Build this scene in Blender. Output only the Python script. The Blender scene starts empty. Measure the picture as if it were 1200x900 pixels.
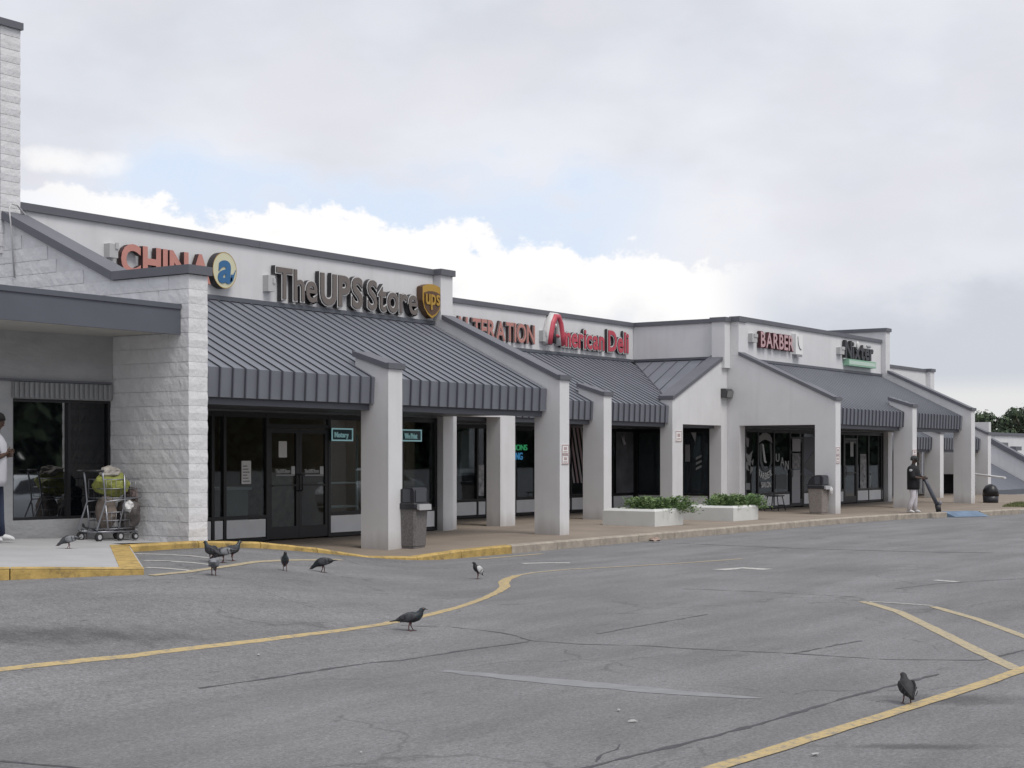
import bpy, bmesh, math, random
from mathutils import Vector, Matrix, noise
random.seed(7)
R = math.radians
C = bpy.context.scene.collection
SC = bpy.context.scene

# ------------------------------------------------------------------ camera
AZ = R(34.05)                      # heading, counter-clockwise from +X (the shop fronts run along +X)
FPX, HOR, CAMZ = 1850.0, 535.0, 1.75
FW = Vector((math.cos(AZ), math.sin(AZ), 0)); RT = Vector((math.sin(AZ), -math.cos(AZ), 0))
cd = bpy.data.cameras.new('camera'); cam = bpy.data.objects.new('camera', cd); C.objects.link(cam)
cam.location = (0, 0, CAMZ); cam.rotation_euler = (R(90), 0, AZ - R(90))
cd.sensor_width = 36; cd.lens = FPX/1200*36; cd.shift_y = (HOR-450)/1200; cd.clip_end = 3000
SC.camera = cam

# ------------------------------------------------------------------ sky, sun, exposure
W = bpy.data.worlds.new('World'); SC.world = W; W.use_nodes = True
def build_world():
    nt = W.node_tree; N = nt.nodes; L = nt.links; N.clear()
    def nd(t, **k):
        n = N.new(t)
        for a, b in k.items(): setattr(n, a, b)
        return n
    def M(op, a, b=None, c=None):
        n = nd('ShaderNodeMath', operation=op)
        for i, x in enumerate((a, b, c)):
            if x is None: continue
            if isinstance(x, (int, float)): n.inputs[i].default_value = x
            else: L.new(x, n.inputs[i])
        return n.outputs[0]
    def SS(x, lo, hi):
        n = nd('ShaderNodeMapRange', interpolation_type='SMOOTHSTEP')
        L.new(x, n.inputs[0]); n.inputs[1].default_value = lo; n.inputs[2].default_value = hi
        return n.outputs[0]
    def mix(f, a, b):
        n = nd('ShaderNodeMix', data_type='RGBA')
        for s, x in ((n.inputs[0], f), (n.inputs[6], a), (n.inputs[7], b)):
            if isinstance(x, (int, float)): s.default_value = x
            elif isinstance(x, tuple): s.default_value = (*x, 1)
            else: L.new(x, s)
        return n.outputs[2]
    tc = nd('ShaderNodeTexCoord'); sep = nd('ShaderNodeSeparateXYZ'); L.new(tc.outputs['Generated'], sep.inputs[0])
    x, y, z = sep.outputs
    az = M('MULTIPLY', M('SUBTRACT', AZ, M('ARCTAN2', y, x)), 57.2958)      # degrees, clockwise from the heading
    el = M('MULTIPLY', M('ARCSINE', z), 57.2958)
    cmb = nd('ShaderNodeCombineXYZ'); L.new(az, cmb.inputs[0]); L.new(el, cmb.inputs[1])
    def nz(sx, sy, scale, detail, rough=.55, off=0.0):
        mp = nd('ShaderNodeMapping'); L.new(cmb.outputs[0], mp.inputs[0])
        mp.inputs['Scale'].default_value = (sx, sy, 1); mp.inputs['Location'].default_value = (off, off*.7, off*1.3)
        n = nd('ShaderNodeTexNoise'); L.new(mp.outputs[0], n.inputs['Vector'])
        n.inputs['Scale'].default_value = scale; n.inputs['Detail'].default_value = detail; n.inputs['Roughness'].default_value = rough
        return n.outputs['Fac']
    sky = nd('ShaderNodeTexSky', sky_type='NISHITA'); sky.sun_disc = False
    sky.sun_elevation = R(58); sky.sun_rotation = SUNROT
    sk = nd('ShaderNodeMix', data_type='RGBA', blend_type='MULTIPLY'); sk.inputs[0].default_value = 1
    L.new(sky.outputs[0], sk.inputs[6]); sk.inputs[7].default_value = (.10, .10, .10, 1)
    clear = mix(.86, sk.outputs[2], (.74, .84, 1.0))                          # thin high veil over the clear sky
    big = nz(1, 2.2, .055, 5, .5, 3.1); med = nz(1, 1.7, .16, 6, .55, 9.3); fine = nz(1, 1.2, .42, 7, .6, 1.7)
    deck = mix(SS(big, .34, .66), (.635, .66, .735), (.835, .85, .905))
    deck = mix(M('MULTIPLY', SS(med, .42, .66), .55), deck, (.745, .74, .785))
    deck = mix(M('MULTIPLY', SS(med, .55, .36), .35), deck, (.80, .82, .86))
    # opening in the deck: a band of pale blue low over the roofs
    e1 = M('ADD', el, M('MULTIPLY', M('SUBTRACT', med, .5), 9.0))
    a1 = M('ADD', az, M('MULTIPLY', M('SUBTRACT', big, .5), 10.0))
    gap = M('MULTIPLY', M('MULTIPLY', SS(e1, 10.9, 8.6), SS(e1, 2.0, 5.0)), M('MULTIPLY', SS(a1, 8.5, 3.0), SS(a1, -60, -44)))
    col = mix(M('MULTIPLY', gap, .95), deck, clear)
    # cumulus bank
    top = M('ADD', M('MULTIPLY', az, -.10), M('ADD', 8.05, M('MULTIPLY', M('SUBTRACT', nz(1, 0.05, .30, 2, .5, 5.0), .5), 2.6)))
    edge = M('ADD', M('SUBTRACT', top, el), M('MULTIPLY', M('SUBTRACT', fine, .5), 4.4))
    cum = M('MULTIPLY', SS(edge, 0.0, .45), M('MULTIPLY', SS(az, 9.6, 6.4), SS(az, -24, -12)))
    shade = mix(SS(M('ADD', edge, M('MULTIPLY', M('SUBTRACT', med, .5), 6.0)), 1.6, 5.0), (1.0, .985, .975), (.80, .815, .85))
    col = mix(cum, col, shade)
    # small wisp, upper left
    ex = M('MULTIPLY', M('SUBTRACT', el, 10.25), M('SUBTRACT', el, 10.25)); ax = M('ADD', az, 15.2)
    wis = SS(M('ADD', M('ADD', M('MULTIPLY', ex, 4.5), M('MULTIPLY', M('MULTIPLY', ax, ax), .22)), M('MULTIPLY', M('SUBTRACT', fine, .5), 4.2)), 1.25, -.35)
    col = mix(M('MULTIPLY', wis, .75), col, (.98, .975, .97))
    # low grey layer and the bright slot beneath it
    low = M('MULTIPLY', SS(e1, 7.6, 4.4), SS(az, 7.0, 11.5))
    col = mix(M('MULTIPLY', low, .78), col, (.55, .585, .645))
    slot = M('MULTIPLY', SS(el, 3.0, 2.0), SS(az, 11.5, 14.5))
    col = mix(M('MULTIPLY', slot, .8), col, (.80, .80, .78))
    # ground colour for the half below the horizon
    col = mix(SS(el, -.3, -1.2), col, (.20, .20, .20))
    bg = nd('ShaderNodeBackground'); L.new(col, bg.inputs[0]); bg.inputs[1].default_value = 1.0
    out = nd('ShaderNodeOutputWorld'); L.new(bg.outputs[0], out.inputs[0])
SUNV = Vector((-.12, -.52, .85)).normalized()
SUNROT = math.atan2(SUNV.x, SUNV.y)
build_world()
sl = bpy.data.lights.new('sun', 'SUN'); sl.energy = 1.85; sl.angle = R(26); sl.color = (1, .96, .91)
sun = bpy.data.objects.new('sun', sl); C.objects.link(sun); sun.rotation_euler = SUNV.to_track_quat('Z', 'Y').to_euler(); sun.location = (10, -10, 30)
SC.view_settings.view_transform = 'Standard'; SC.view_settings.look = 'None'
SC.view_settings.exposure = 0.05; SC.view_settings.gamma = 1.0; SC.view_settings.use_curve_mapping = False

# ------------------------------------------------------------------ materials
MATS = {}
def mat(name, col, rough=.7, metal=0.0, var=0.0, vscale=3.0, bump=0.0, bscale=30.0, spec=None, stretch=None, emit=0.0, ior=None):
    if name in MATS: return MATS[name]
    m = bpy.data.materials.new(name); m.use_nodes = True; nt = m.node_tree; p = nt.nodes['Principled BSDF']
    p.inputs['Base Color'].default_value = (*col, 1); p.inputs['Roughness'].default_value = rough; p.inputs['Metallic'].default_value = metal
    if spec is not None: p.inputs['Specular IOR Level'].default_value = spec
    if ior: p.inputs['IOR'].default_value = ior
    if emit: p.inputs['Emission Color'].default_value = (*col, 1); p.inputs['Emission Strength'].default_value = emit
    if var or bump:
        tc = nt.nodes.new('ShaderNodeTexCoord'); mp = nt.nodes.new('ShaderNodeMapping'); nt.links.new(tc.outputs['Object'], mp.inputs[0])
        if stretch: mp.inputs['Scale'].default_value = stretch
        geo = nt.nodes.new('ShaderNodeObjectInfo'); ad = nt.nodes.new('ShaderNodeVectorMath')
        ad.operation = 'ADD'; nt.links.new(mp.outputs[0], ad.inputs[0])
        cx = nt.nodes.new('ShaderNodeMath'); cx.operation = 'MULTIPLY'; cx.inputs[1].default_value = 37.0
        nt.links.new(geo.outputs['Random'], cx.inputs[0]); nt.links.new(cx.outputs[0], ad.inputs[1])
    if var:
        n = nt.nodes.new('ShaderNodeTexNoise'); n.inputs['Scale'].default_value = vscale; n.inputs['Detail'].default_value = 6; n.inputs['Roughness'].default_value = .6
        nt.links.new(ad.outputs[0], n.inputs['Vector'])
        cr = nt.nodes.new('ShaderNodeValToRGB'); nt.links.new(n.outputs['Fac'], cr.inputs[0])
        cr.color_ramp.elements[0].position = .3; cr.color_ramp.elements[1].position = .7
        cr.color_ramp.elements[0].color = (*[c*(1-var) for c in col], 1); cr.color_ramp.elements[1].color = (*[min(1, c*(1+var)) for c in col], 1)
        nt.links.new(cr.outputs[0], p.inputs['Base Color'])
    if bump:
        n2 = nt.nodes.new('ShaderNodeTexNoise'); n2.inputs['Scale'].default_value = bscale; n2.inputs['Detail'].default_value = 5
        nt.links.new(ad.outputs[0], n2.inputs['Vector'])
        b = nt.nodes.new('ShaderNodeBump'); b.inputs['Strength'].default_value = bump; b.inputs['Distance'].default_value = .02
        nt.links.new(n2.outputs['Fac'], b.inputs['Height']); nt.links.new(b.outputs[0], p.inputs['Normal'])
    MATS[name] = m; return m
def wall_paint(name, col):
    """painted stucco: faint mottling, vertical run-off streaks, grime splashed up at the foot"""
    m = mat(name, col, .85, var=.05, vscale=1.2, bump=.12, bscale=60)
    nt = m.node_tree; p = nt.nodes['Principled BSDF']; src = p.inputs['Base Color'].links[0].from_socket
    g = nt.nodes.new('ShaderNodeNewGeometry'); mp = nt.nodes.new('ShaderNodeMapping'); nt.links.new(g.outputs['Position'], mp.inputs[0])
    mp.inputs['Scale'].default_value = (2.6, 2.6, .22)
    n = nt.nodes.new('ShaderNodeTexNoise'); n.inputs['Scale'].default_value = 1.3; n.inputs['Detail'].default_value = 5; nt.links.new(mp.outputs[0], n.inputs['Vector'])
    r = nt.nodes.new('ShaderNodeMapRange'); nt.links.new(n.outputs['Fac'], r.inputs[0]); r.inputs[1].default_value = .52; r.inputs[2].default_value = .75; r.inputs[4].default_value = .11
    mx = nt.nodes.new('ShaderNodeMix'); mx.data_type = 'RGBA'; nt.links.new(r.outputs[0], mx.inputs[0]); nt.links.new(src, mx.inputs[6]); mx.inputs[7].default_value = (.22, .21, .20, 1)
    sp = nt.nodes.new('ShaderNodeSeparateXYZ'); nt.links.new(g.outputs['Position'], sp.inputs[0])
    mu = nt.nodes.new('ShaderNodeMath'); mu.operation = 'MULTIPLY_ADD'; nt.links.new(n.outputs['Fac'], mu.inputs[0]); mu.inputs[1].default_value = -.5; nt.links.new(sp.outputs[2], mu.inputs[2])
    r2 = nt.nodes.new('ShaderNodeMapRange'); nt.links.new(mu.outputs[0], r2.inputs[0]); r2.inputs[1].default_value = .22; r2.inputs[2].default_value = -.12; r2.inputs[4].default_value = .45
    mx2 = nt.nodes.new('ShaderNodeMix'); mx2.data_type = 'RGBA'; nt.links.new(r2.outputs[0], mx2.inputs[0]); nt.links.new(mx.outputs[2], mx2.inputs[6]); mx2.inputs[7].default_value = (.24, .21, .18, 1)
    nt.links.new(mx2.outputs[2], p.inputs['Base Color'])
    return m
def glass_mat(name, tint, base=.06, ior=1.55):
    m = bpy.data.materials.new(name); m.use_nodes = True; nt = m.node_tree; nt.nodes.clear()
    t = nt.nodes.new('ShaderNodeBsdfTransparent'); t.inputs[0].default_value = (*tint, 1)
    g = nt.nodes.new('ShaderNodeBsdfGlossy'); g.inputs['Roughness'].default_value = .015; g.inputs['Color'].default_value = (.85, .9, .95, 1)
    f = nt.nodes.new('ShaderNodeFresnel'); ge = nt.nodes.new('ShaderNodeNewGeometry'); mr = nt.nodes.new('ShaderNodeMapRange'); nt.links.new(ge.outputs['Backfacing'], mr.inputs[0]); mr.inputs[3].default_value = ior; mr.inputs[4].default_value = 1/ior; nt.links.new(mr.outputs[0], f.inputs[0])
    mx = nt.nodes.new('ShaderNodeMixShader'); nt.links.new(f.outputs[0], mx.inputs[0]); nt.links.new(t.outputs[0], mx.inputs[1]); nt.links.new(g.outputs[0], mx.inputs[2])
    o = nt.nodes.new('ShaderNodeOutputMaterial'); nt.links.new(mx.outputs[0], o.inputs[0]); MATS[name] = m; return m
WALL = wall_paint('white_stucco', (.66, .66, .67))
BLOCK = mat('painted_split_block', (.69, .69, .70), .9, var=.06, vscale=5, bump=.55, bscale=16)
MORTAR = mat('painted_mortar', (.67, .67, .68), .9, var=.08, vscale=5, bump=.3, bscale=40)
COPE = mat('grey_metal_coping', (.120, .123, .142), .55, var=.08, vscale=2)
ROOF = mat('grey_standing_seam_metal', (.155, .163, .190), .5, var=.10, vscale=1.3)
SEAM = mat('dark_seam_rib', (.098, .104, .124), .5)
FASC = mat('grey_fascia', (.10, .107, .13), .5, var=.08, vscale=1.2)
SOFF = mat('soffit_board', (.48, .47, .44), .85, var=.05)
FRAME = mat('dark_bronze_frame', (.014, .014, .017), .45)
PANEL = mat('pale_sill_panel', (.74, .75, .76), .6, var=.05)
GLASS = glass_mat('storefront_glass', (.72, .76, .76), ior=1.5)
DARKG = mat('black_window_glass', (.003, .004, .006), .03, ior=1.55)
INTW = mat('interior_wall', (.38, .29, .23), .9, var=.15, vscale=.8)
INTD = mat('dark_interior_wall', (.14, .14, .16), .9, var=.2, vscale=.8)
INTF = mat('interior_floor', (.14, .12, .10), .8)
WHITE = mat('white_plastic', (.78, .78, .77), .5, var=.03)
PAPER = mat('white_paper', (.75, .75, .73), .9, var=.04)
BLACK = mat('black_plastic', (.018, .018, .02), .5)
YEL = mat('yellow_kerb_paint', (.45, .31, .10), .8, var=.30, vscale=5, bump=.35, bscale=30)
def scuff(m):
    nt = m.node_tree; p = nt.nodes['Principled BSDF']; src = p.inputs['Base Color'].links[0].from_socket; g = nt.nodes.new('ShaderNodeNewGeometry')
    n = nt.nodes.new('ShaderNodeTexNoise'); n.inputs['Scale'].default_value = 5.5; n.inputs['Detail'].default_value = 9; n.inputs['Roughness'].default_value = .75; nt.links.new(g.outputs['Position'], n.inputs['Vector'])
    r = nt.nodes.new('ShaderNodeMapRange'); nt.links.new(n.outputs['Fac'], r.inputs[0]); r.inputs[1].default_value = .52; r.inputs[2].default_value = .66; r.inputs[4].default_value = .8
    mx = nt.nodes.new('ShaderNodeMix'); mx.data_type = 'RGBA'; nt.links.new(r.outputs[0], mx.inputs[0]); nt.links.new(src, mx.inputs[6]); mx.inputs[7].default_value = (.13, .10, .06, 1); nt.links.new(mx.outputs[2], p.inputs['Base Color'])
scuff(YEL)
CONC = mat('kerb_concrete', (.34, .30, .25), .9, var=.28, vscale=5, bump=.4, bscale=25)
SLAB = mat('pale_concrete_slab', (.40, .40, .405), .9, var=.10, vscale=1.3, bump=.2, bscale=40)

# ------------------------------------------------------------------ mesh helpers
WL = {}                                                     # world location of every parent
class MB:
    def __init__(s): s.v = []; s.f = []; s.m = []; s.sm = []
    def face(s, pts, mi=0, smooth=False):
        b = len(s.v); s.v += [Vector(p) for p in pts]; s.f.append(tuple(range(b, b+len(pts)))); s.m.append(mi); s.sm.append(smooth)
    def box(s, x0, x1, y0, y1, z0, z1, mi=0):
        b = len(s.v)
        s.v += [Vector(p) for p in ((x0,y0,z0),(x1,y0,z0),(x1,y1,z0),(x0,y1,z0),(x0,y0,z1),(x1,y0,z1),(x1,y1,z1),(x0,y1,z1))]
        for q in ((3,2,1,0),(4,5,6,7),(0,1,5,4),(1,2,6,5),(2,3,7,6),(3,0,4,7)):
            s.f.append(tuple(b+i for i in q)); s.m.append(mi); s.sm.append(False)
        return s
    def prism(s, poly, d, mi=0, capmi=None):
        """poly: list of 3-D points (planar), extruded by vector d"""
        b = len(s.v); n = len(poly); d = Vector(d)
        P = [Vector(p) for p in poly]
        nor = Vector((0,0,0))
        for i in range(n): nor += P[i].cross(P[(i+1) % n])
        if nor.dot(d) > 0: P.reverse()
        s.v += P + [p+d for p in P]
        cm = mi if capmi is None else capmi
        s.f.append(tuple(range(b, b+n))); s.m.append(cm); s.sm.append(False)
        s.f.append(tuple(b+n+i for i in reversed(range(n)))); s.m.append(cm); s.sm.append(False)
        for i in range(n):
            j = (i+1) % n; s.f.append((b+j, b+i, b+n+i, b+n+j)); s.m.append(mi); s.sm.append(False)
        return s
    def tube(s, pts, r, seg=8, mi=0, cap=True):
        P = [Vector(p) for p in pts]; n = len(P); rr = r if isinstance(r, (list, tuple)) else [r]*n
        b = len(s.v); up = None
        for i, p in enumerate(P):
            t = (P[min(i+1, n-1)]-P[max(i-1, 0)]).normalized()
            if up is None: up = Vector((0,0,1)) if abs(t.z) < .9 else Vector((1,0,0))
            a = t.cross(up).normalized(); c = a.cross(t).normalized(); up = c
            for k in range(seg):
                an = 2*math.pi*k/seg; q = rr[i]
                qa, qc = q if isinstance(q, (tuple, list)) else (q, q)
                s.v.append(p + a*math.cos(an)*qa + c*math.sin(an)*qc)
        for i in range(n-1):
            for k in range(seg):
                k2 = (k+1) % seg; s.f.append((b+i*seg+k, b+(i+1)*seg+k, b+(i+1)*seg+k2, b+i*seg+k2)); s.m.append(mi); s.sm.append(True)
        if cap:
            s.f.append(tuple(b+k for k in range(seg))); s.m.append(mi); s.sm.append(False)
            s.f.append(tuple(b+(n-1)*seg+k for k in reversed(range(seg)))); s.m.append(mi); s.sm.append(False)
        return s
    def rings(s, rings, mi=0, smooth=True, cap=True):
        """loft equal-length closed rings of points"""
        b = len(s.v); m = len(rings[0])
        for r in rings: s.v += [Vector(p) for p in r]
        for i in range(len(rings)-1):
            for k in range(m):
                k2 = (k+1) % m; s.f.append((b+i*m+k, b+i*m+k2, b+(i+1)*m+k2, b+(i+1)*m+k)); s.m.append(mi if not callable(mi) else mi(i, k)); s.sm.append(smooth)
        if cap:
            s.f.append(tuple(b+k for k in reversed(range(m)))); s.m.append(mi if not callable(mi) else mi(0, 0)); s.sm.append(False)
            l = len(rings)-1; s.f.append(tuple(b+l*m+k for k in range(m))); s.m.append(mi if not callable(mi) else mi(l-1, 0)); s.sm.append(False)
        return s
    def ball(s, c, rx, ry, rz, mi=0, seg=12, rg=8):
        c = Vector(c); R_ = []
        for i in range(1, rg):
            t = math.pi*i/rg - math.pi/2
            R_.append([c + Vector((rx*math.cos(t)*math.cos(2*math.pi*k/seg), ry*math.cos(t)*math.sin(2*math.pi*k/seg), rz*math.sin(t))) for k in range(seg)])
        b = len(s.v); s.rings(R_, mi, True, False)
        lo = len(s.v); s.v += [c-Vector((0,0,rz)), c+Vector((0,0,rz))]; t0 = b+(rg-2)*seg
        for k in range(seg):
            s.f += [(lo, b+(k+1) % seg, b+k), (lo+1, t0+k, t0+(k+1) % seg)]; s.m += [mi, mi]; s.sm += [True, True]
        return s
    def mesh(s, name, mats, o=Vector((0,0,0))):
        me = bpy.data.meshes.new(name); me.from_pydata([tuple(v-o) for v in s.v], [], s.f)
        for m in (mats if isinstance(mats, (list, tuple)) else [mats]): me.materials.append(m)
        me.polygons.foreach_set('material_index', s.m); me.polygons.foreach_set('use_smooth', s.sm); me.update()
        return me
    def build(s, name, mats, parent=None, origin=None):
        if origin is None:
            xs = [v.x for v in s.v]; ys = [v.y for v in s.v]; zs = [v.z for v in s.v]
            origin = Vector(((min(xs)+max(xs))/2, (min(ys)+max(ys))/2, min(zs)))
        o = Vector(origin); ob = bpy.data.objects.new(name, s.mesh(name, mats, o)); C.objects.link(ob)
        return place(ob, o, parent)
def place(ob, o, parent=None):
    WL[ob.name] = Vector(o)
    if parent: ob.parent = parent; ob.location = Vector(o) - WL[parent.name]
    else: ob.location = o
    return ob
def inst(name, me, o, parent):
    ob = bpy.data.objects.new(name, me); C.objects.link(ob); return place(ob, o, parent)
def tag(o, label, cat, group=None):
    o['label'] = label; o['category'] = cat
    if group: o['group'] = group
    return o
def thing(name, label, cat, loc=(0,0,0), group=None):
    o = bpy.data.objects.new(name, None); C.objects.link(o); o.empty_display_size = .2; o.location = loc; WL[o.name] = Vector(loc)
    return tag(o, label, cat, group)
def struct(o, kind='structure'): o['kind'] = kind; return o
def copy_tree(o, parent=None):
    c = o.copy(); C.objects.link(c)
    if parent: c.parent = parent
    for ch in list(o.children): copy_tree(ch, c)
    return c
# a pixel of the photograph to a point: on the vertical plane Y=y, on X=x, or on the ground
def ray(px): u = (px-600)/FPX; return FW + RT*u
def atY(px, py, y):
    d = ray(px); t = y/d.y; return Vector((d.x*t, y, CAMZ + (HOR-py)/FPX*t))
def atX(px, py, x):
    d = ray(px); t = x/d.x; return Vector((x, d.y*t, CAMZ + (HOR-py)/FPX*t))
def XY(px, y): return atY(px, HOR, y).x
def sst(t): t = max(0, min(1, t)); return t*t*(3-2*t)
def lerpt(tab, x):
    if x <= tab[0][0]: return tab[0][1]
    for (a, b), (c, d) in zip(tab, tab[1:]):
        if x <= c: return b + (d-b)*(x-a)/(c-a)
    return tab[-1][1]
def zA(x, y):                                              # the car park climbs towards the canopy on the left
    return .48*sst((-.62*x + .785*y + 1.0)/3.9)*sst((y-8)/4.5)*(1-sst((y-16.0)/.5)) - .15*sst((y-16.0)/.5)
def zA0(x, y): return zA(x, min(y, 16.0))
def G(px, py, f=None):
    f = f or zA0; d = ray(px); z = 0.0
    for _ in range(40):
        t = (CAMZ-z)*FPX/(py-HOR); z = .5*z + .5*f(d.x*t, d.y*t)
    return Vector((d.x*t, d.y*t, f(d.x*t, d.y*t)))
CK = [(14.0,.09),(18.0,.09),(19.3,.02),(20.3,.02),(21.8,.13),(23.0,.15)]
def Yk(x): return lerpt([(38.0,15.95),(41.5,15.75),(44.6,15.15),(45.6,14.55),(49,14.05),(70,12.6)], x)
def zW(x, y):
    e = zA(x, 15.95) + lerpt(CK, x); t = max(0, min(1, (y-16.12)/lerpt([(17.6,.30),(19.6,3.2)], x))); return e + (.17-e)*t
def zS(x, y): return .54 - .030*(x-11.87) + .030*(y-12.8)

# ------------------------------------------------------------------ ground
def asphalt_mat():
    m = bpy.data.materials.new('worn_asphalt'); m.use_nodes = True; nt = m.node_tree; p = nt.nodes['Principled BSDF']; L = nt.links
    tc = nt.nodes.new('ShaderNodeTexCoord')
    def nz(scale, det, stretch=(1,1,1), rot=0.0, rough=.6):
        mp = nt.nodes.new('ShaderNodeMapping'); mp.inputs['Scale'].default_value = stretch; mp.inputs['Rotation'].default_value = (0,0,rot); L.new(tc.outputs['Object'], mp.inputs[0])
        n = nt.nodes.new('ShaderNodeTexNoise'); n.inputs['Scale'].default_value = scale; n.inputs['Detail'].default_value = det; n.inputs['Roughness'].default_value = rough; L.new(mp.outputs[0], n.inputs['Vector']); return n.outputs['Fac']
    def rng(x, a, b, c, d):
        n = nt.nodes.new('ShaderNodeMapRange'); L.new(x, n.inputs[0])
        for i, v in enumerate((a, b, c, d)): n.inputs[i+1].default_value = v
        return n.outputs[0]
    def mul(a, b):
        n = nt.nodes.new('ShaderNodeMath'); n.operation = 'MULTIPLY'; L.new(a, n.inputs[0]); L.new(b, n.inputs[1]); return n.outputs[0]
    grain = nz(42, 5, rough=.85); agg = nz(160, 2); blot = nz(.45, 6); tracks = nz(.8, 5, (.35, 1.8, 1), R(12)); stain = nz(1.6, 7, (.6, 1.5, 1), R(-25), .65)
    mid = nz(14, 5, rough=.75); pit = nz(26, 3, rough=.6)
    v = mul(rng(grain, .3, .7, .48, 1.52), rng(blot, .35, .65, .90, 1.10)); v = mul(v, rng(mid, .32, .68, .84, 1.16)); v = mul(v, rng(pit, .66, .74, 1.0, .55))
    fleck = nz(5.5, 6, (.55, 1.6, 1), R(34), .7); v = mul(v, rng(fleck, .63, .68, 1.0, .66))
    fl2 = nz(11, 4, (.6, 1.5, 1), R(20), .7); v = mul(v, rng(fl2, .66, .71, 1.0, .60)); lt = nz(17, 3); v = mul(v, rng(lt, .70, .74, 1.0, 1.45))
    dn = nt.nodes.new('ShaderNodeTexNoise'); dn.inputs['Scale'].default_value = 1.1; dn.inputs['Detail'].default_value = 6; L.new(tc.outputs['Object'], dn.inputs['Vector'])
    dm = nt.nodes.new('ShaderNodeMix'); dm.data_type = 'RGBA'; dm.blend_type = 'ADD'; dm.inputs[0].default_value = .9; L.new(tc.outputs['Object'], dm.inputs[6]); L.new(dn.outputs['Color'], dm.inputs[7])
    vo = nt.nodes.new('ShaderNodeTexVoronoi'); vo.feature = 'DISTANCE_TO_EDGE'; vo.inputs['Scale'].default_value = .42; L.new(dm.outputs[2], vo.inputs['Vector'])
    cm = nz(.30, 2); ck = nt.nodes.new('ShaderNodeMath'); ck.operation = 'MAXIMUM'; L.new(rng(vo.outputs['Distance'], .003, .010, .74, 1.0), ck.inputs[0]); L.new(rng(cm, .52, .57, 1.0, 0.0), ck.inputs[1]); v = mul(v, ck.outputs[0])
    v = mul(v, rng(tracks, .38, .62, .90, 1.10)); v = mul(v, rng(stain, .60, .76, 1.0, .78)); v = mul(v, rng(agg, .60, .74, 1.0, 1.7))
    cb = nt.nodes.new('ShaderNodeMix'); cb.data_type = 'RGBA'; cb.blend_type = 'MULTIPLY'; cb.inputs[0].default_value = 1
    cb.inputs[6].default_value = (.180, .179, .183, 1); L.new(v, cb.inputs[7]); L.new(cb.outputs[2], p.inputs['Base Color'])
    p.inputs['Roughness'].default_value = .88; p.inputs['Specular IOR Level'].default_value = .35
    b = nt.nodes.new('ShaderNodeBump'); b.inputs['Strength'].default_value = .55; b.inputs['Distance'].default_value = .012; L.new(grain, b.inputs['Height']); L.new(b.outputs[0], p.inputs['Normal'])
    return m
ASPH = asphalt_mat()
def grid(xs, ys, zf):
    b = MB(); b.v = [Vector((x, y, zf(x, y))) for y in ys for x in xs]; n = len(xs)
    for j in range(len(ys)-1):
        for i in range(n-1): b.f.append((j*n+i, j*n+i+1, (j+1)*n+i+1, (j+1)*n+i)); b.m.append(0); b.sm.append(True)
    return b
fr = lambda a, b, s: [a+s*i for i in range(int(round((b-a)/s))+1)]
xs = [-900,-200,-60,-20,-8] + fr(-4, 30, .5) + [34,40,50,70,100,200,500,1500]
ys = [-900,-200,-60,-20,-8] + fr(-2, 20, .5) + [26,40,80,200,900]
asphalt = struct(grid(xs, ys, zA).build('asphalt', ASPH, origin=(0,0,0)))
# painted lines and tar seams follow the ground
def ribbon(name, pts, w, m, lift=.004, parent=None, jit=.0, dens=.25):
    P = []
    for a, b in zip(pts, pts[1:]):
        n = max(1, int((b-a).length/dens))
        for i in range(n): P.append(a.lerp(b, i/n))
    P.append(pts[-1]); b = MB(); n = len(P)
    for i, p in enumerate(P):
        t = P[min(i+1, n-1)]-P[max(i-1, 0)]; t.z = 0; t.normalize(); s = Vector((-t.y, t.x, 0))
        ww = w(i/(n-1)) if callable(w) else w
        j1 = random.uniform(-jit, jit); j2 = random.uniform(-jit, jit)
        for q in (p+s*(ww/2+j1), p-s*(ww/2+j2)): b.v.append(Vector((q.x, q.y, zA(q.x, q.y)+lift)))
    for i in range(n-1): b.f.append((2*i, 2*i+1, 2*i+3, 2*i+2)); b.m.append(0); b.sm.append(True)
    return b.build(name, m, parent)
def paint(name, col, wear):
    m = bpy.data.materials.new(name); m.use_nodes = True; nt = m.node_tree; p = nt.nodes['Principled BSDF']; L = nt.links
    tc = nt.nodes.new('ShaderNodeNewGeometry'); n = nt.nodes.new('ShaderNodeTexNoise'); n.inputs['Scale'].default_value = 14; n.inputs['Detail'].default_value = 10; n.inputs['Roughness'].default_value = .8
    L.new(tc.outputs['Position'], n.inputs['Vector'])
    r = nt.nodes.new('ShaderNodeMapRange'); L.new(n.outputs['Fac'], r.inputs[0]); r.inputs[1].default_value = wear-.06; r.inputs[2].default_value = wear+.12
    mx = nt.nodes.new('ShaderNodeMix'); mx.data_type = 'RGBA'; L.new(r.outputs[0], mx.inputs[0]); mx.inputs[6].default_value = (*col, 1); mx.inputs[7].default_value = (.17, .17, .172, 1)
    L.new(mx.outputs[2], p.inputs['Base Color']); p.inputs['Roughness'].default_value = .8; return m
PY = paint('yellow_road_paint', (.47, .355, .165), .53); PYF = paint('faded_yellow_paint', (.42, .35, .22), .54); PW = paint('faded_white_paint', (.50, .49, .46), .54)
TAR = mat('tar_filler', (.055, .055, .06), .7, var=.3, vscale=8); PATCH = mat('pale_patch', (.225, .228, .236), .85, var=.12, vscale=6)
def pl(*p): return [G(x, y) for x, y in p]
struct(ribbon('road_marking', pl((-60,793),(0,785),(150,769.5),(300,751.5),(400,739),(450,731.5),(500,721.5),(540,711),(568,701),(585,693),(592,687.5),(590,683),(594,679),(606,674.5)), lambda t: .105+.05*math.exp(-((t-.9)/.10)**2), PY, parent=asphalt, jit=.006, dens=.12))
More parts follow.
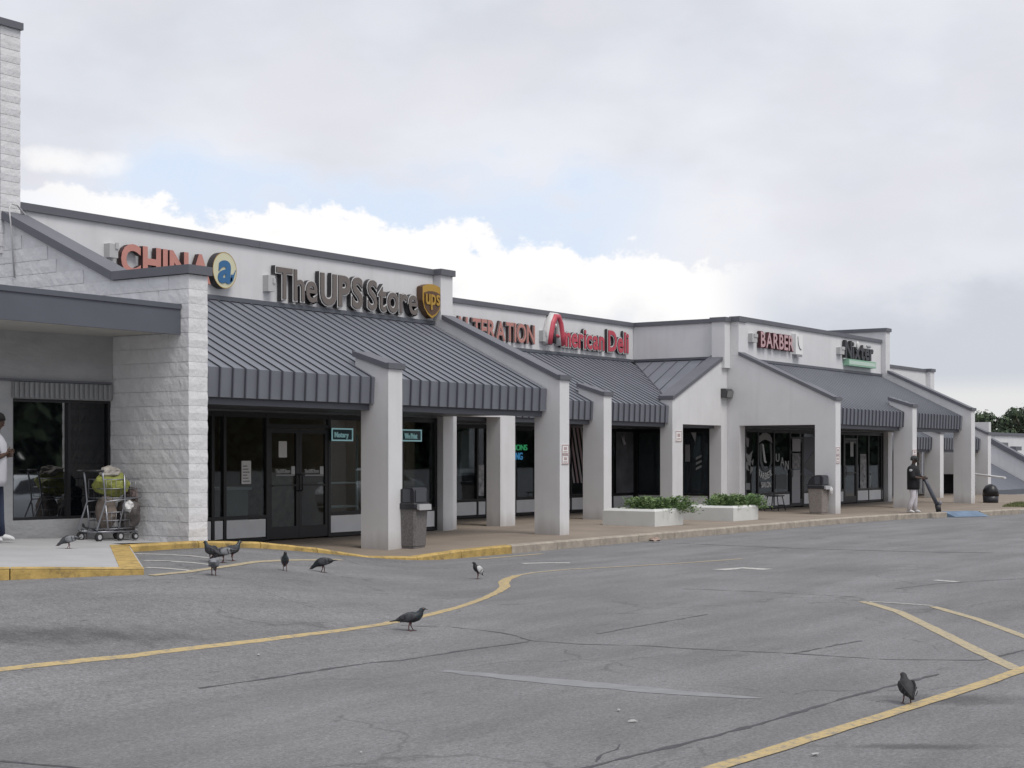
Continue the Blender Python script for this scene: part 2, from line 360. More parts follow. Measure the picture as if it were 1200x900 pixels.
ribbon('road_marking', pl((606,674.5),(627,671),(667,667.3),(733,664),(800,660),(870,655)), .085, PYF, parent=asphalt, jit=.008)
ribbon('road_marking', pl((1012,705),(1053,717),(1100,740),(1150,765),(1192,785)), .13, PYF, parent=asphalt, jit=.006)
ribbon('road_marking', pl((1215,779),(1192,787.5),(1133,808),(1053,833.5),(967,860.5),(883,887),(800,912),(700,942)), .12, PY, lift=.006, parent=asphalt, jit=.006)
ribbon('road_marking', pl((1093,711),(1143,725),(1200,746),(1260,770)), .11, PYF, parent=asphalt, jit=.006)
ribbon('road_marking', pl((1016,705),(1050,707),(1093,710)), .06, PW, parent=asphalt, jit=.01)
ribbon('road_marking', pl((177,674.6),(218,670.5),(264,664),(300,658.5),(335,656.7),(400,656)), .10, PYF, parent=asphalt, jit=.008)
for a in (((157,648.8),(246,654)), ((169,657),(255,662.8)), ((171,665),(222,668.6))): ribbon('road_marking', pl(*a), .11, PW, lift=.003, parent=asphalt, jit=.008)
ribbon('road_marking', pl((612,660.5),(640,659.8),(668,659.7)), .20, PW, parent=asphalt, jit=.02)
ribbon('road_marking', pl((560,655.5),(600,652),(636,649)), .12, PYF, parent=asphalt, jit=.01)
ribbon('road_marking', pl((843,668),(870,665.8),(900,667.5)), .26, PW, parent=asphalt, jit=.03)
ribbon('road_marking', pl((1095,680),(1122,682)), .14, PW, parent=asphalt, jit=.03)
for pts, w in ((((233,807),(330,793),(400,781.5),(433,777),(470,774),(540,763),(620,752)), .05), (((470,733),(530,735),(580,740.5),(604,745),(622,751),(680,755),(760,757),(800,760),(930,766),(1040,773),(1150,774)), .035),
               (((670,905),(730,888.5),(800,872.5),(900,845.5),(1000,815.5),(1060,800),(1100,790)), .05), (((672,633),(740,634.5),(800,637),(940,643),(1070,646.5),(1165,648)), .10),
               (((700,743),(760,732),(830,720)), .04), (((0,892),(60,897),(130,905)), .03), (((930,766),(985,755),(1010,751)), .04), (((800,690),(900,694),(1010,700)), .03), (((697,893),(706,884),(722,878),(727,872)), .018), (((1050,690),(1100,684),(1200,678)), .03), (((1150,774),(1200,762)), .04)):
    ribbon('tar_seam', pl(*pts), lambda t, w=w: w*(.75+.45*math.sin(t*23)*math.sin(t*57)), TAR, lift=.002, parent=asphalt, jit=.012, dens=.10)
ribbon('pale_patch', pl((520,786),(600,794),(700,803),(800,812.5),(893,818.5)), lambda t: .27*math.sin(math.pi*min(1, .06+t*.93))**.5, PATCH, lift=.0025, parent=asphalt, jit=.02, dens=.12)
def stain_mat():
    m = bpy.data.materials.new('soft_dark_stain'); m.use_nodes = True; nt = m.node_tree; p = nt.nodes['Principled BSDF']; L = nt.links
    p.inputs['Base Color'].default_value = (.085, .085, .09, 1); p.inputs['Roughness'].default_value = .75
    uv = nt.nodes.new('ShaderNodeTexCoord'); vm = nt.nodes.new('ShaderNodeVectorMath'); vm.operation = 'LENGTH'; L.new(uv.outputs['Object'], vm.inputs[0])
    g = nt.nodes.new('ShaderNodeNewGeometry'); n = nt.nodes.new('ShaderNodeTexNoise'); n.inputs['Scale'].default_value = 3.2; n.inputs['Detail'].default_value = 8; n.inputs['Roughness'].default_value = .7; L.new(g.outputs['Position'], n.inputs['Vector'])
    ma = nt.nodes.new('ShaderNodeMath'); ma.operation = 'MULTIPLY_ADD'; L.new(n.outputs['Fac'], ma.inputs[0]); ma.inputs[1].default_value = -1.5; ma.inputs[2].default_value = 1.5
    su = nt.nodes.new('ShaderNodeMath'); su.operation = 'SUBTRACT'; L.new(ma.outputs[0], su.inputs[0]); L.new(vm.outputs['Value'], su.inputs[1])
    r = nt.nodes.new('ShaderNodeMapRange'); L.new(su.outputs[0], r.inputs[0]); r.inputs[1].default_value = -.1; r.inputs[2].default_value = .55; r.inputs[4].default_value = .40
    L.new(r.outputs[0], p.inputs['Alpha']); return m
STAIN = stain_mat()
def stain(px, py, rx, ry, dx):
    c = G(px, py); e = G(px+dx, py)-c; an = math.atan2(e.y, e.x)
    ob = bpy.data.objects.new('oil_stain', grid(fr(-1,1,.25), fr(-1,1,.25), lambda x, y: 0).mesh('oil_stain', STAIN)); C.objects.link(ob); ob.parent = asphalt
    ob.scale = (rx, ry, 1); ob.rotation_euler.z = an; ob.location = (c.x, c.y, 0)
    for v in ob.data.vertices:
        x = v.co.x*rx; y = v.co.y*ry; v.co.z = zA(c.x+x*math.cos(an)-y*math.sin(an), c.y+x*math.sin(an)+y*math.cos(an)) + .003
for a in ((55,744,1.9,.45,60),(1075,875,.75,.14,40),(1120,820,.9,.35,50)): stain(*a)
# pavement with kerb
PAVE = mat('brown_exposed_pavement', (.245, .202, .162), .9, var=.16, vscale=.9, bump=.25, bscale=60)
def pav():
    b = MB(); xs = fr(14.4, 24, .4) + fr(25, 53, 1.0) + [54.5, 56, 58, 60, 62, 64, 66]; rows = []
    for x in xs:
        yk = Yk(x) + .16; rows.append([Vector((x, y, zW(x, y))) for y in [yk + (23.4-yk)*i/12 for i in range(13)]])
    n = 13; b.v = [p for r in rows for p in r]
    for i in range(len(rows)-1):
        for j in range(n-1): b.f.append((i*n+j, (i+1)*n+j, (i+1)*n+j+1, i*n+j+1)); b.m.append(0); b.sm.append(True)
    return b.build('pavement', PAVE, origin=(30,18,0))
pavement = struct(pav())
def kerb_piece(p0, p1, h0, h1, m, parent, w=.16, zlo=-.12, nrm=None):
    t = (p1-p0); t.z = 0; t.normalize(); s = nrm or Vector((-t.y, t.x, 0)); e = .006
    a, c = p0+t*e, p1-t*e; bv = .025; b = MB()
    def ring(p, top): return [p+Vector((0,0,zlo-top)), Vector((p.x,p.y,top-bv)), Vector((p.x,p.y,top))+s*bv, Vector((p.x,p.y,top+.002))+s*w, Vector((p.x,p.y,zlo))+s*w]
    def rg(p, top): return [Vector((p.x,p.y,zlo)), Vector((p.x,p.y,top-bv)), Vector((p.x,p.y,top))+s*bv, Vector((p.x,p.y,top+.002))+s*w, Vector((p.x,p.y,zlo))+s*w]
    n = 4; b.rings([rg(a.lerp(c, i/n), h0+(h1-h0)*i/n + random.uniform(-.002,.002)) for i in range(n+1)], 0, False, True)
    return b.build('kerb_stone', m, parent)
x = 14.55
while x < 66:
    if 44.70 < x < 45.9: x = 45.96; continue
    step = 1.25 if x < 22 else 1.55; x2 = min(x+step, 66.1 if x > 45.9 else 44.71); m = YEL if x2 < 24.6 else CONC
    kerb_piece(Vector((x, Yk(x), 0)), Vector((x2, Yk(x2), 0)), zW(x, 15.95)+.003, zW(x2, 15.95)+.003, m, pavement); x = x2
# blue ramp at the far end of the kerb
bl = mat('blue_ramp_paint', (.135, .195, .275), .8, var=.2, vscale=3)
b = MB(); rx = [44.72, 45.1, 45.5, 45.95]
for i in range(3):
    p, q = rx[i], rx[i+1]; b.face([(p,Yk(p)-.25,.012),(q,Yk(q)-.25,.012),(q,Yk(q)+.10,.158),(p,Yk(p)+.10,.158)]); b.face([(p,Yk(p)+.10,.158),(q,Yk(q)+.10,.158),(q,Yk(q)+.45,.160),(p,Yk(p)+.45,.160)])
b.face([(rx[0],Yk(rx[0])-.25,.0),(rx[0],Yk(rx[0])-.25,.012),(rx[0],Yk(rx[0])+.10,.158),(rx[0],Yk(rx[0])+.10,.0)])
b.build('ramp', bl, pavement)
# far kerbed island with grass
isl = [G(1140,601.5), G(1158,596.5), G(1176,593.2), G(1215,592.2), G(1330,592), G(1330,603), G(1200,602.3)]
b = MB(); b.prism([Vector((p.x,p.y,-.1)) for p in isl], (0,0,.22)); island = struct(b.build('traffic_island', mat('island_concrete', (.42,.40,.37), .9, var=.12, vscale=2)))
GRS = mat('grass_blade', (.13, .15, .06), .9, var=.35, vscale=2)
b = MB(); cI = Vector((sum(p.x for p in isl)/7, sum(p.y for p in isl)/7, 0))
for i in range(5000):
    k = random.randrange(7); u, v = random.random(), random.random()
    if u+v > 1: u, v = 1-u, 1-v
    p = cI + (isl[k]-cI)*u*.6 + (isl[(k+1)%7]-cI)*v*.6; p.z = .12; a = random.uniform(0, 6.3); h = random.uniform(.03,.13); d = Vector((math.cos(a), math.sin(a), 0))*.02
    b.face([p-d, p+d, p+Vector((random.uniform(-.05,.05), random.uniform(-.05,.05), h))])
struct(b.build('grass', GRS), 'stuff')

# loading slab on the left with its yellow edge
s1, s2, s3, s4 = Vector((14.75,16.2,0)), Vector((11.87,12.8,0)), Vector((10.5,13.4,0)), Vector((4.0,16.2,0))
b = MB(); poly = [s1, s2, s4, Vector((4,17.8,0)), Vector((15.85,17.8,0)), Vector((15.85,16.6,0)), Vector((14.75,16.55,0))]
b.face([Vector((p.x,p.y,zS(p.x,p.y))) for p in reversed(poly)]); slab = struct(b.build('loading_slab', SLAB))
def edge(a, c, n, nrm, w, h):
    for i in range(n):
        p, q = a.lerp(c, i/n), a.lerp(c, (i+1)/n); kerb_piece(p, q, zS(p.x,p.y)+.012, zS(q.x,q.y)+.012, YEL, slab, w=w, nrm=nrm)
edge(s2, s4, 6, (s1-s2).normalized(), .10, 0)
d = (s4-s2).normalized(); edge(s1, s2+(s1-s2).normalized()*.11, 3, d, .27, 0)
# ------------------------------------------------------------------ anchor store: block fin wall, tower, canopy
anc = thing('block_store', 'white painted block store with tall pier and grey entrance canopy at left edge', 'store building', (14,18,.5))
FX0, FX1 = 15.85, 16.22
b = MB(); prof = [(16.205,-.1),(16.205,4.32),(17.75,4.32),(20.27,5.44),(20.27,-.1)]
b.prism([(FX0+.012, y, z) for y, z in prof], (FX1-FX0-.024, 0, 0)); finb = b.build('fin_wall', MORTAR, anc)
def block_mesh(L, seed):
    rnd = random.Random(seed); nx, ny, nz_ = 2, 4, 2; w, h = FX1-FX0, .2057; g = .0026; b = MB()
    def pt(i, j, k):
        x = w*i/nx; y = g+(L-2*g)*j/ny; z = g+(h-2*g)*k/nz_
        ed = (j in (0, ny)) + (k in (0, nz_))
        o = rnd.uniform(.0, .008) if ed == 0 else rnd.uniform(-.002, .003)
        if i == 0: x -= o
        elif i == nx: x += o
        if j == 0: y -= rnd.uniform(0, .012) if k == 1 else 0
        return Vector((x, y, z))
    P = {(i,j,k): pt(i,j,k) for i in range(nx+1) for j in range(ny+1) for k in range(nz_+1)}
    for j in range(ny):
        for k in range(nz_):
            b.face([P[0,j,k], P[0,j,k+1], P[0,j+1,k+1], P[0,j+1,k]]); b.face([P[nx,j,k], P[nx,j+1,k], P[nx,j+1,k+1], P[nx,j,k+1]])
    for i in range(nx):
        for k in range(nz_):
            b.face([P[i,0,k], P[i+1,0,k], P[i+1,0,k+1], P[i,0,k+1]]); b.face([P[i,ny,k], P[i,ny,k+1], P[i+1,ny,k+1], P[i+1,ny,k]])
    for j in range(ny): b.face([P[0,j,nz_], P[nx,j,nz_], P[nx,j+1,nz_], P[0,j+1,nz_]]) if False else None
    return b.mesh('concrete_block', BLOCK)
BM_ = {L: [block_mesh(L, 100+i+int(L*50)) for i in range(4)] for L in (.2, .4)}
z, c = 4.32-.2057, 0
while z > .1:
    y = 16.2; L = .2 if c % 2 else .4
    while y < 20.2:
        if y < 17.6 or z > 3.7: inst('concrete_block', random.choice(BM_[L]), (FX0, y, z), finb)
        y += L; L = .4
    z -= .2057; c += 1
z, c = 4.32, 0
while z < 5.4:
    y = 16.2 + (.2 if c % 2 == 0 else 0)
    while y < 20.2:
        if y > 17.75 and z+.2057 < 4.32+(y-17.75)*.444: inst('concrete_block', random.choice(BM_[.4]), (FX0, y, z), finb)
        y += .4
    z += .2057; c += 1
b = MB()
b.prism([(FX0-.05,16.15,4.325),(FX0-.05,17.745,4.325),(FX0-.05,17.73,4.45),(FX0-.05,16.15,4.45)], (FX1-FX0+.10,0,0)); b.build('coping', COPE, anc)
b = MB(); b.prism([(FX0-.05,17.748,4.327),(FX0-.05,20.2,5.42),(FX0-.05,20.2,5.55),(FX0-.05,17.733,4.452)], (FX1-FX0+.10,0,0)); b.build('coping', COPE, anc)
# tower pier
TX0, TX1, TY = 15.80, 16.16, 20.215
b = MB(); b.box(TX0+.012, TX1-.012, TY+.012, 24, 4.9, 8.42); tow = b.build('tower_pier', MORTAR, anc)
z = 5.0; c = 0
while z < 8.4: 
    inst('concrete_block', random.choice(BM_[.4]), (TX0-.004, TY, z), tow); z += .2057; c += 1
b = MB(); b.box(TX0-.06, TX1+.03, TY-.05, 24.05, 8.42, 8.53); b.build('pier_cap', COPE, anc)
# canopy
b = MB(); b.box(6, 15.84, 16.35, 16.40, 3.47, 3.83); b.box(6, 15.84, 16.33, 16.45, 3.83, 3.90); b.build('canopy_fascia', FASC, anc)
b = MB(); b.box(6, 15.84, 16.40, 20.2, 3.50, 3.56); b.build('canopy_soffit', SOFF, anc)
b = MB(); b.box(6, 15.84, 16.45, 20.25, 3.80, 3.86); b.build('canopy_roof', FASC, anc)
# front wall with its dark window
ww = 17.75; wx0 = 14.24; WR = R(-8.5); wz0, wz1 = .86, 2.56         # the wall runs a little askew of the strip
def skew(b):
    ca, sa = math.cos(WR), math.sin(WR)
    for v in b.v: x, y = v.x-15.84, v.y-17.75; v.x = 15.84+x*ca-y*sa; v.y = 17.75+x*sa+y*ca
    return b
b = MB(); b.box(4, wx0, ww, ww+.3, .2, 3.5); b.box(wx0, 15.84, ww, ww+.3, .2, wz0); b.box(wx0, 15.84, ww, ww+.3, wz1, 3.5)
skew(b).build('front_wall', mat('shaded_painted_block', (.38,.385,.395), .9, var=.10, vscale=2.5, bump=.5, bscale=9, stretch=(1,1,2)), anc)  # canopy shade put into the base colour, darker than the blocks beside it
RIB = mat('ribbed_grey_panel', (.27,.275,.285), .6, var=.1, vscale=3)
rp = MB().box(wx0-.02, 15.82, ww-.03, ww-.002, 2.57, 2.79); rp = skew(rp).build('ribbed_panel', RIB, anc)
for i in range(20): b = MB(); b.box(wx0+i*.079, wx0+.035+i*.079, ww-.055, ww-.031, 2.575, 2.785); skew(b).build('rib', RIB, rp)
b = MB(); b.box(wx0-.25, 15.80, ww-.05, ww-.003, 2.80, 2.83); skew(b).build('ledge', COPE, anc)
FILM = mat('mirror_film_glass', (.003, .004, .006), .02, ior=3.3)
b = MB(); b.box(wx0+.03, wx0+.92, ww+.10, ww+.12, wz0+.03, wz1-.03); win = skew(b).build('window', FILM, anc); b = MB(); b.box(wx0+.92, 15.83, ww+.10, ww+.12, wz0+.03, wz1-.03); skew(b).build('pane', DARKG, win)
b = MB()
for xa, xb, za, zb in ((wx0, wx0+.04, wz0, wz1), (15.80, 15.84, wz0, wz1), (wx0+.04, 15.8, wz0, wz0+.04), (wx0+.04, 15.8, wz1-.04, wz1), (wx0+.90, wx0+.94, wz0+.04, wz1-.04)): b.box(xa, xb, ww+.05, ww+.099, za, zb)
skew(b).build('window_frame', FRAME, win)
b = MB(); b.tube([(15.83,19.93,4.5),(15.80,19.98,5.35),(15.80,20.02,5.56),(15.90,20.10,5.66),(16.05,20.14,5.66),(16.25,20.18,5.52),(16.5,20.22,5.42)], .013, 6); b.build('cable', mat('pale_cable', (.5,.5,.5), .6), anc)

# ------------------------------------------------------------------ the shopping strip
strip = thing('shopping_strip', 'long white stucco shopping strip with grey metal awnings and stepped parapets', 'shopping strip', (34,20,.2))
YP, YC, YV, YS = 20.27, 17.08, 17.38, 20.2        # parapet, column front, valance, storefront
ZT, ZVT, ZVB, ZPAR = 4.57, 3.13, 2.67, 5.74
def parapet(x0, x1, y, top, z0=2.55, name='parapet_wall'):
    b = MB(); b.box(x0, x1, y, y+.25, z0, top-.12); w = b.build(name, WALL, strip)
    b = MB(); n = max(1, round((x1-x0)/3.0))
    for i in range(n): b.box(x0+(x1-x0)*i/n+.002, x0+(x1-x0)*(i+1)/n-.002, y-.05, y+.30, top-.12, top)
    b.build('coping', COPE, w); return w
def pier(x0, x1, y0, y1, z0, top):
    b = MB(); b.box(x0+.003, x1, y0, y1, z0, top-.12); p = b.build('pier', WALL, strip); b = MB(); b.box(x0-.045, x1+.045, y0-.05, y1+.05, top-.123, top+.006); b.build('coping', COPE, p)
def cope_line(pts, x0, x1, parent, th=.10):
    """sloping coping in the YZ plane"""
    b = MB(); b.prism([(x0-.04, y, z) for y, z in pts] + [(x0-.04, y, z+th) for y, z in reversed(pts)], (x1-x0+.08, 0, 0)); b.build('coping', COPE, parent)
def fin_x(x0, x1, yo, zo, gz=0.0, back=.25):
    """wall square to the fronts: front post, rear post, gable with sloping top"""
    yc, yr = YC+yo, 20.03+yo; b = MB()
    b.box(x0, x1, yc, yc+.61, gz-.1, 2.64+zo); b.box(x0, x1, yr-.02, yr+back, gz-.1, 2.64+zo)
    b.prism([(x0,yc,2.64+zo),(x0,yc,3.30+zo),(x0,yr,4.66+zo),(x0,yr+back,4.66+zo),(x0,yr+back,2.64+zo)], (x1-x0,0,0)); f = b.build('fin_wall', WALL, strip)
    cope_line([(yc-.04,3.305+zo),(yc+.03,3.305+zo),(yr,4.665+zo)], x0, x1, f); return f
def column(x0, x1, yo, zo, gz=0.0):
    yc = YC+yo; b = MB(); b.prism([(x0,yc,gz-.1),(x0,yc,3.27+zo),(x0,yc+.74,3.50+zo),(x0,yc+.74,3.02+zo),(x0,yc+.61,2.6+zo),(x0,yc+.61,gz-.1)], (x1-x0,0,0)); c = b.build('column', WALL, strip)
    cope_line([(yc-.04,3.275+zo),(yc+.03,3.275+zo),(yc+.78,3.512+zo)], x0, x1, c); return c
NRM = Vector((0, -(ZT-ZVT), YP-YV)).normalized()
def panel_mesh(w, rs=.034, rib=.020, rh=.040):
    b = MB(); dy, dz = YP-YV, ZT-ZVT; hz = ZVB-ZVT
    b.face([(0,0,0),(w,0,0),(w,dy,dz),(0,dy,dz)]); b.face([(0,.02,hz),(w,.02,hz),(w,0,0),(0,0,0)]); b.face([(0,.10,hz),(w,.10,hz),(w,.02,hz),(0,.02,hz)])
    n = NRM*rs; A, D = Vector((0,0,0)), Vector((0,dy,dz)); X = Vector((rib,0,0)); f = Vector((0,-rh,0)); Hh = Vector((0,.02,hz))
    b.face([A+f, A+n+f*0, D+n, D], 1); b.face([A+n, A+n+X, D+n+X, D+n], 1); b.face([A+X+n, A+X, D+X, D+X+n], 1)
    b.face([Hh, Hh+f, A+f, A], 1); b.face([Hh+f, Hh+f+X, A+f+X, A+f], 1); b.face([Hh+f+X, Hh+X, A+X, A+f+X], 1); b.face([A+f, A+f+X, A+n+X, A+n], 1); b.face([A, A+f, A+n], 1)
    b.face([Hh, Hh+X, Hh+X+f, Hh+f], 1); return b.mesh('roof_panel', [ROOF, SEAM])
def awning(x0, x1, yo, zo, pitch=.28, clip=None, name='awning', rs=.022):
    """standing-seam awning; the frame is the part, every pan between two seams a sub-part"""
    n = round((x1-x0)/pitch); w = (x1-x0)/n; b = MB()
    b.box(x0, x1, YV+.12+yo, YV+.24+yo, 2.56+zo, 2.68+zo); b.box(x0, x1, YV+.24+yo, YS-.01+yo, 2.60+zo, 2.63+zo)
    aw = b.build(name, FASC, strip); me = panel_mesh(w, rs)
    b = MB(); b.box(x0, x1, YP-.06+yo, YP-.003+yo, ZT-.01+zo, ZT+.07+zo); b.build('ridge_flashing', SEAM, aw)
    for i in range(n):
        xx = x0+i*w
        if clip and not clip(xx+w/2) > YV+yo+.01: pass
        if clip:
            yv = max(clip(xx), clip(xx+w))-YV-yo if clip(xx+w/2) > YV+yo else 0
            if yv > 0:
                if yv > YP-YV-.1: continue
                s = (ZT-ZVT)/(YP-YV); ya, yb = clip(xx)-YV-yo, clip(xx+w)-YV-yo; ya = max(0, ya); yb = max(0, yb); dy = YP-YV; b = MB(); nn = NRM*rs
                b.face([(0,ya,ya*s),(w,yb,yb*s),(w,dy,dy*s),(0,dy,dy*s)])
                A, D, X = Vector((0,ya,ya*s)), Vector((0,dy,dy*s)), Vector((.024,0,0))
                b.face([A, A+nn, D+nn, D], 1); b.face([A+nn, A+nn+X, D+nn+X, D+nn], 1); b.face([A+X+nn, A+X, D+X, D+X+nn], 1)
                inst('roof_panel', b.mesh('roof_panel', [ROOF, SEAM]), (xx, YV+yo, ZVT+zo), aw); continue
        inst('roof_panel', me, (xx, YV+yo, ZVT+zo), aw)
    return aw
BO = 3.13                                                    # set-back of the second row
# row A (nearest)
parapet(16.17, 26.995, YP, ZPAR); fin_x(27.0, 27.36, 0, 0, back=.75); pier(27.0, 27.43, 20.08, 20.8, 4.663, ZPAR)
awning(16.23, 26.98, 0, 0); column(21.45, 21.84, 0, 0)
# row B (set back) and the return walls
parapet(27.44, 41.09, YP+BO, ZPAR-.002)
b = MB(); b.box(27.2, 27.43, 20.81, YP+BO+.25, 2.55, ZPAR-.12); w = b.build('return_wall', WALL, strip); b = MB(); b.box(27.15, 27.48, 20.86, YP+BO+.3, ZPAR-.121, ZPAR-.001); b.build('coping', COPE, w)
va, vb = 27.43, 41.1
clipB = lambda x: max(YV+BO-1, YV+BO+(va+2.89-x), YV+BO+(x-(vb-2.89)))
awning(27.45, 41.08, BO, 0, clip=clipB)
column(XY(707.5, YC+BO), XY(716.6, YC+BO), BO, 0)
# return fins along the fronts (each with a wide opening) and their little roofs
def fin_y(xa, xb, sgn, y0, y1):
    """xa = end at the wall, xb = outer end; sgn = direction of the outer end"""
    lo, hi = min(xa, xb), max(xa, xb); b = MB(); o = xb; post = .60
    b.box(*(sorted((o, o-sgn*post))), y0, y1, -.1, 2.64); b.box(*(sorted((xa, xa+sgn*.38))), y0, y1, -.1, 2.64)
    b.prism([(o,y0,2.64),(o,y0,3.30),(xa,y0,4.66),(xa,y0,2.64)], (0,y1-y0,0)); f = b.build('fin_wall', WALL, strip)
    b = MB(); b.prism([(o+sgn*.04,y0-.04,3.305),(o-sgn*.03,y0-.04,3.305),(xa,y0-.04,4.665),(xa,y0-.04,4.765),(o-sgn*.03,y0-.04,3.405),(o+sgn*.04,y0-.04,3.405)], (0,y1-y0+.08,0)); b.build('coping', COPE, f)
    return f
fin_y(27.363, 30.02, 1, 20.2, 20.58)
fin_y(41.297, 37.97, -1, 20.40, 20.778)
def return_roof(xw, sgn, ylo):
    s = (ZT-ZVT)/2.89; b = MB(); xo = xw+sgn*2.89
    def P(x, y, l=0): return Vector((x, y, ZT-abs(x-xw)*s+l))
    t = P(xw, YP+BO); e = P(xo, YV+BO); k = P(xw, ylo); k2 = P(xo, ylo)
    b.face([t, e, k2, k] if sgn < 0 else [t, k, k2, e]); yy = ylo+.28; ob = MB()
    r = b.build('return_awning', ROOF, strip)
    while yy < YP+BO-.3:
        xe = xw+sgn*(YP+BO-yy); b = MB(); b.tube([P(xw+sgn*.03, yy, .012), P(xe, yy, .012)], .014, 4); b.build('seam_rib', SEAM, r); yy += .42
    b = MB(); b.tube([t+Vector((0,0,.01)), e+Vector((0,0,.01))], .02, 5); b.build('valley_flashing', SEAM, r)
    b = MB(); b.box(min(xw, xw+sgn*.06), max(xw, xw+sgn*.06), ylo, YP+BO-.07, ZT, ZT+.07); b.build('ridge_flashing', SEAM, r)
return_roof(41.1, -1, 20.76); return_roof(27.43, 1, 20.60)
b = MB(); b.box(41.1, 41.33, 20.72, YP+BO+.25, 2.55, ZPAR-.12); w = b.build('return_wall', WALL, strip); b = MB(); b.box(41.05, 41.38, 20.74, YP+BO+.3, ZPAR-.118, ZPAR+.001); b.build('coping', COPE, w)
pier(40.93, 41.297, 20.30, 20.71, 4.3, ZPAR+.01)
# row D
parapet(41.76, 53.09, YP, ZPAR+.1); fin_x(41.30, 41.66, 0, 0, back=.75); pier(41.30, 41.75, 20.04, 20.71, 4.663, ZPAR+.02)
awning(41.68, 53.08, 0, 0, pitch=.285, rs=.012); column(47.4, 47.78, 0, 0); fin_x(53.1, 53.5, 0, 0)
b = MB(); b.box(53.103, 53.5, 20.10, 27, 4.663, 6.13); w = b.build('end_wall', WALL, strip); b = MB(); b.box(53.05, 53.55, 20.05, 27.05, 6.13, 6.25); b.build('coping', COPE, w)
# row E, a step lower
EZ = -.65
parapet(53.51, 66.6, YP+BO, ZPAR-.22); pier(66.6, 67.1, 23.2, 24.2, 2, ZPAR-.2)
awning(53.52, 64.98, BO, EZ, pitch=.30, rs=.012); column(59.1, 59.5, BO, EZ); fin_x(65.0, 65.4, BO, EZ)
# roof decks behind the parapets
b = MB(); b.box(16.2, 27.2, 20.53, 32, 5.1, 5.2); b.box(27.2, 41.2, 23.68, 32, 5.1, 5.2); b.box(41.2, 53.1, 20.73, 32, 5.1, 5.2); b.box(53.5, 66.6, 23.68, 32, 4.5, 4.6); b.box(16.2, 66.6, 32, 32.3, 0, 5.4); b.build('flat_roof', COPE, strip)
# rooms behind the glass
def room(x0, x1, y0, y1, z1, m, fm=INTF):
    b = MB(); b.face([(x0,y0,.19),(x1,y0,.19),(x1,y1,.19),(x0,y1,.19)], 1); b.face([(x0,y1,.19),(x1,y1,.19),(x1,y1,z1),(x0,y1,z1)]); b.face([(x0,y0,.19),(x0,y1,.19),(x0,y1,z1),(x0,y0,z1)])
    b.face([(x1,y1,.19),(x1,y0,.19),(x1,y0,z1),(x1,y1,z1)]); b.face([(x0,y1,z1),(x1,y1,z1),(x1,y0,z1),(x0,y0,z1)], 2); b.build('interior_shell', [m, fm, SOFF], strip)
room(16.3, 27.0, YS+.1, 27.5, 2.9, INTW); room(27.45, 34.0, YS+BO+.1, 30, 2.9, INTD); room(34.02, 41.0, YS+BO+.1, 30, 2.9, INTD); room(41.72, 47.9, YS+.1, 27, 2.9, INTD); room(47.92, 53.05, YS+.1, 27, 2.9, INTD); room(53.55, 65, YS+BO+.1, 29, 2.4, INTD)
def storefront(y, bays, z0=.19, z1=2.56, ph=.42, fw=.07):
    """bays: (x0, x1, kind); the frame is the part, panes, sill panels and door leaves its sub-parts"""
    x0, x1 = bays[0][0], bays[-1][1]; b = MB(); d0, d1 = y-.04, y+.06
    edges = sorted({q for bb in bays for q in bb[:2]})
    for e in edges: b.box(e-fw/2, e+fw/2, d0, d1, z0, z1)
    for (xa, xb, k) in bays:
        a, c = xa+fw/2, xb-fw/2
        b.box(a, c, d0+.004, d1, z1-.09, z1)
        if k == 'w': b.box(a, c, d0+.004, d1, z0, z0+.06); b.box(a, c, d0+.004, d1, z0+ph, z0+ph+.06)
        elif k in ('d', 'dd'): b.box(a, c, d0+.004, d1, z0+2.10, z0+2.17)
    sf = b.build('storefront_frame', FRAME, strip)
    for (xa, xb, k) in bays:
        a, c = xa+fw/2, xb-fw/2
        if k == 'w':
            b = MB(); b.box(a, c, y-.005, y+.003, z0+ph+.06, z1-.09); b.build('pane', GLASS, sf)
            b = MB(); b.box(a+.015, c-.015, y-.03, y, z0+.075, z0+ph-.015); b.build('sill_panel', PANEL, sf)
        elif k in ('d', 'dd'):
            b = MB(); b.box(a, c, y-.005, y+.003, z0+2.17, z1-.09); b.build('pane', GLASS, sf)
            lv = [(a+.008, (a+c)/2-.004), ((a+c)/2+.004, c-.008)] if k == 'dd' else [(a+.008, c-.008)]
            for j, (p, q) in enumerate(lv):
                b = MB(); st = .075
                b.box(p, p+st, y-.03, y+.02, z0+.02, z0+2.09); b.box(q-st, q, y-.03, y+.02, z0+.02, z0+2.09); b.box(p+st, q-st, y-.03, y+.02, z0+.02, z0+.24); b.box(p+st, q-st, y-.03, y+.02, z0+2.0, z0+2.09)
                b.box(p+st, q-st, y-.06, y-.035, z0+1.0, z0+1.03); hx = q-st/2 if j == 0 and k == 'dd' else p+st/2
                b.tube([(hx,y-.03,z0+.9),(hx,y-.08,z0+.93),(hx,y-.08,z0+1.2),(hx,y-.03,z0+1.23)], .012, 6); b.build('door_leaf', FRAME, sf)
                b = MB(); b.box(p+st, q-st, y-.004, y+.004, z0+.24, z0+2.0); b.build('door_pane', GLASS, sf)
    return sf
FILL_PANEL = mat('fill_light_panel', (1, .96, .88), .5, emit=2.6)  # added glowing panels that brighten the dark rooms behind the glass
for x0, y0 in ((19.5,22.2),(22.6,22.2),(25.6,22.2),(22.6,25.0),(31,26),(34.8,25.6),(38,25.6),(44,23),(50.5,23)):
    b = MB(); b.box(x0-.6, x0+.6, y0-.15, y0+.15, 2.85, 2.89); b.build('added_ceiling_light', FILL_PANEL, strip)
xa = lambda p: XY(p, YS)
eA = [16.32, 18.3] + [xa(p) for p in (248, 262, 312, 384.5, 430, 470)] + [26.95]
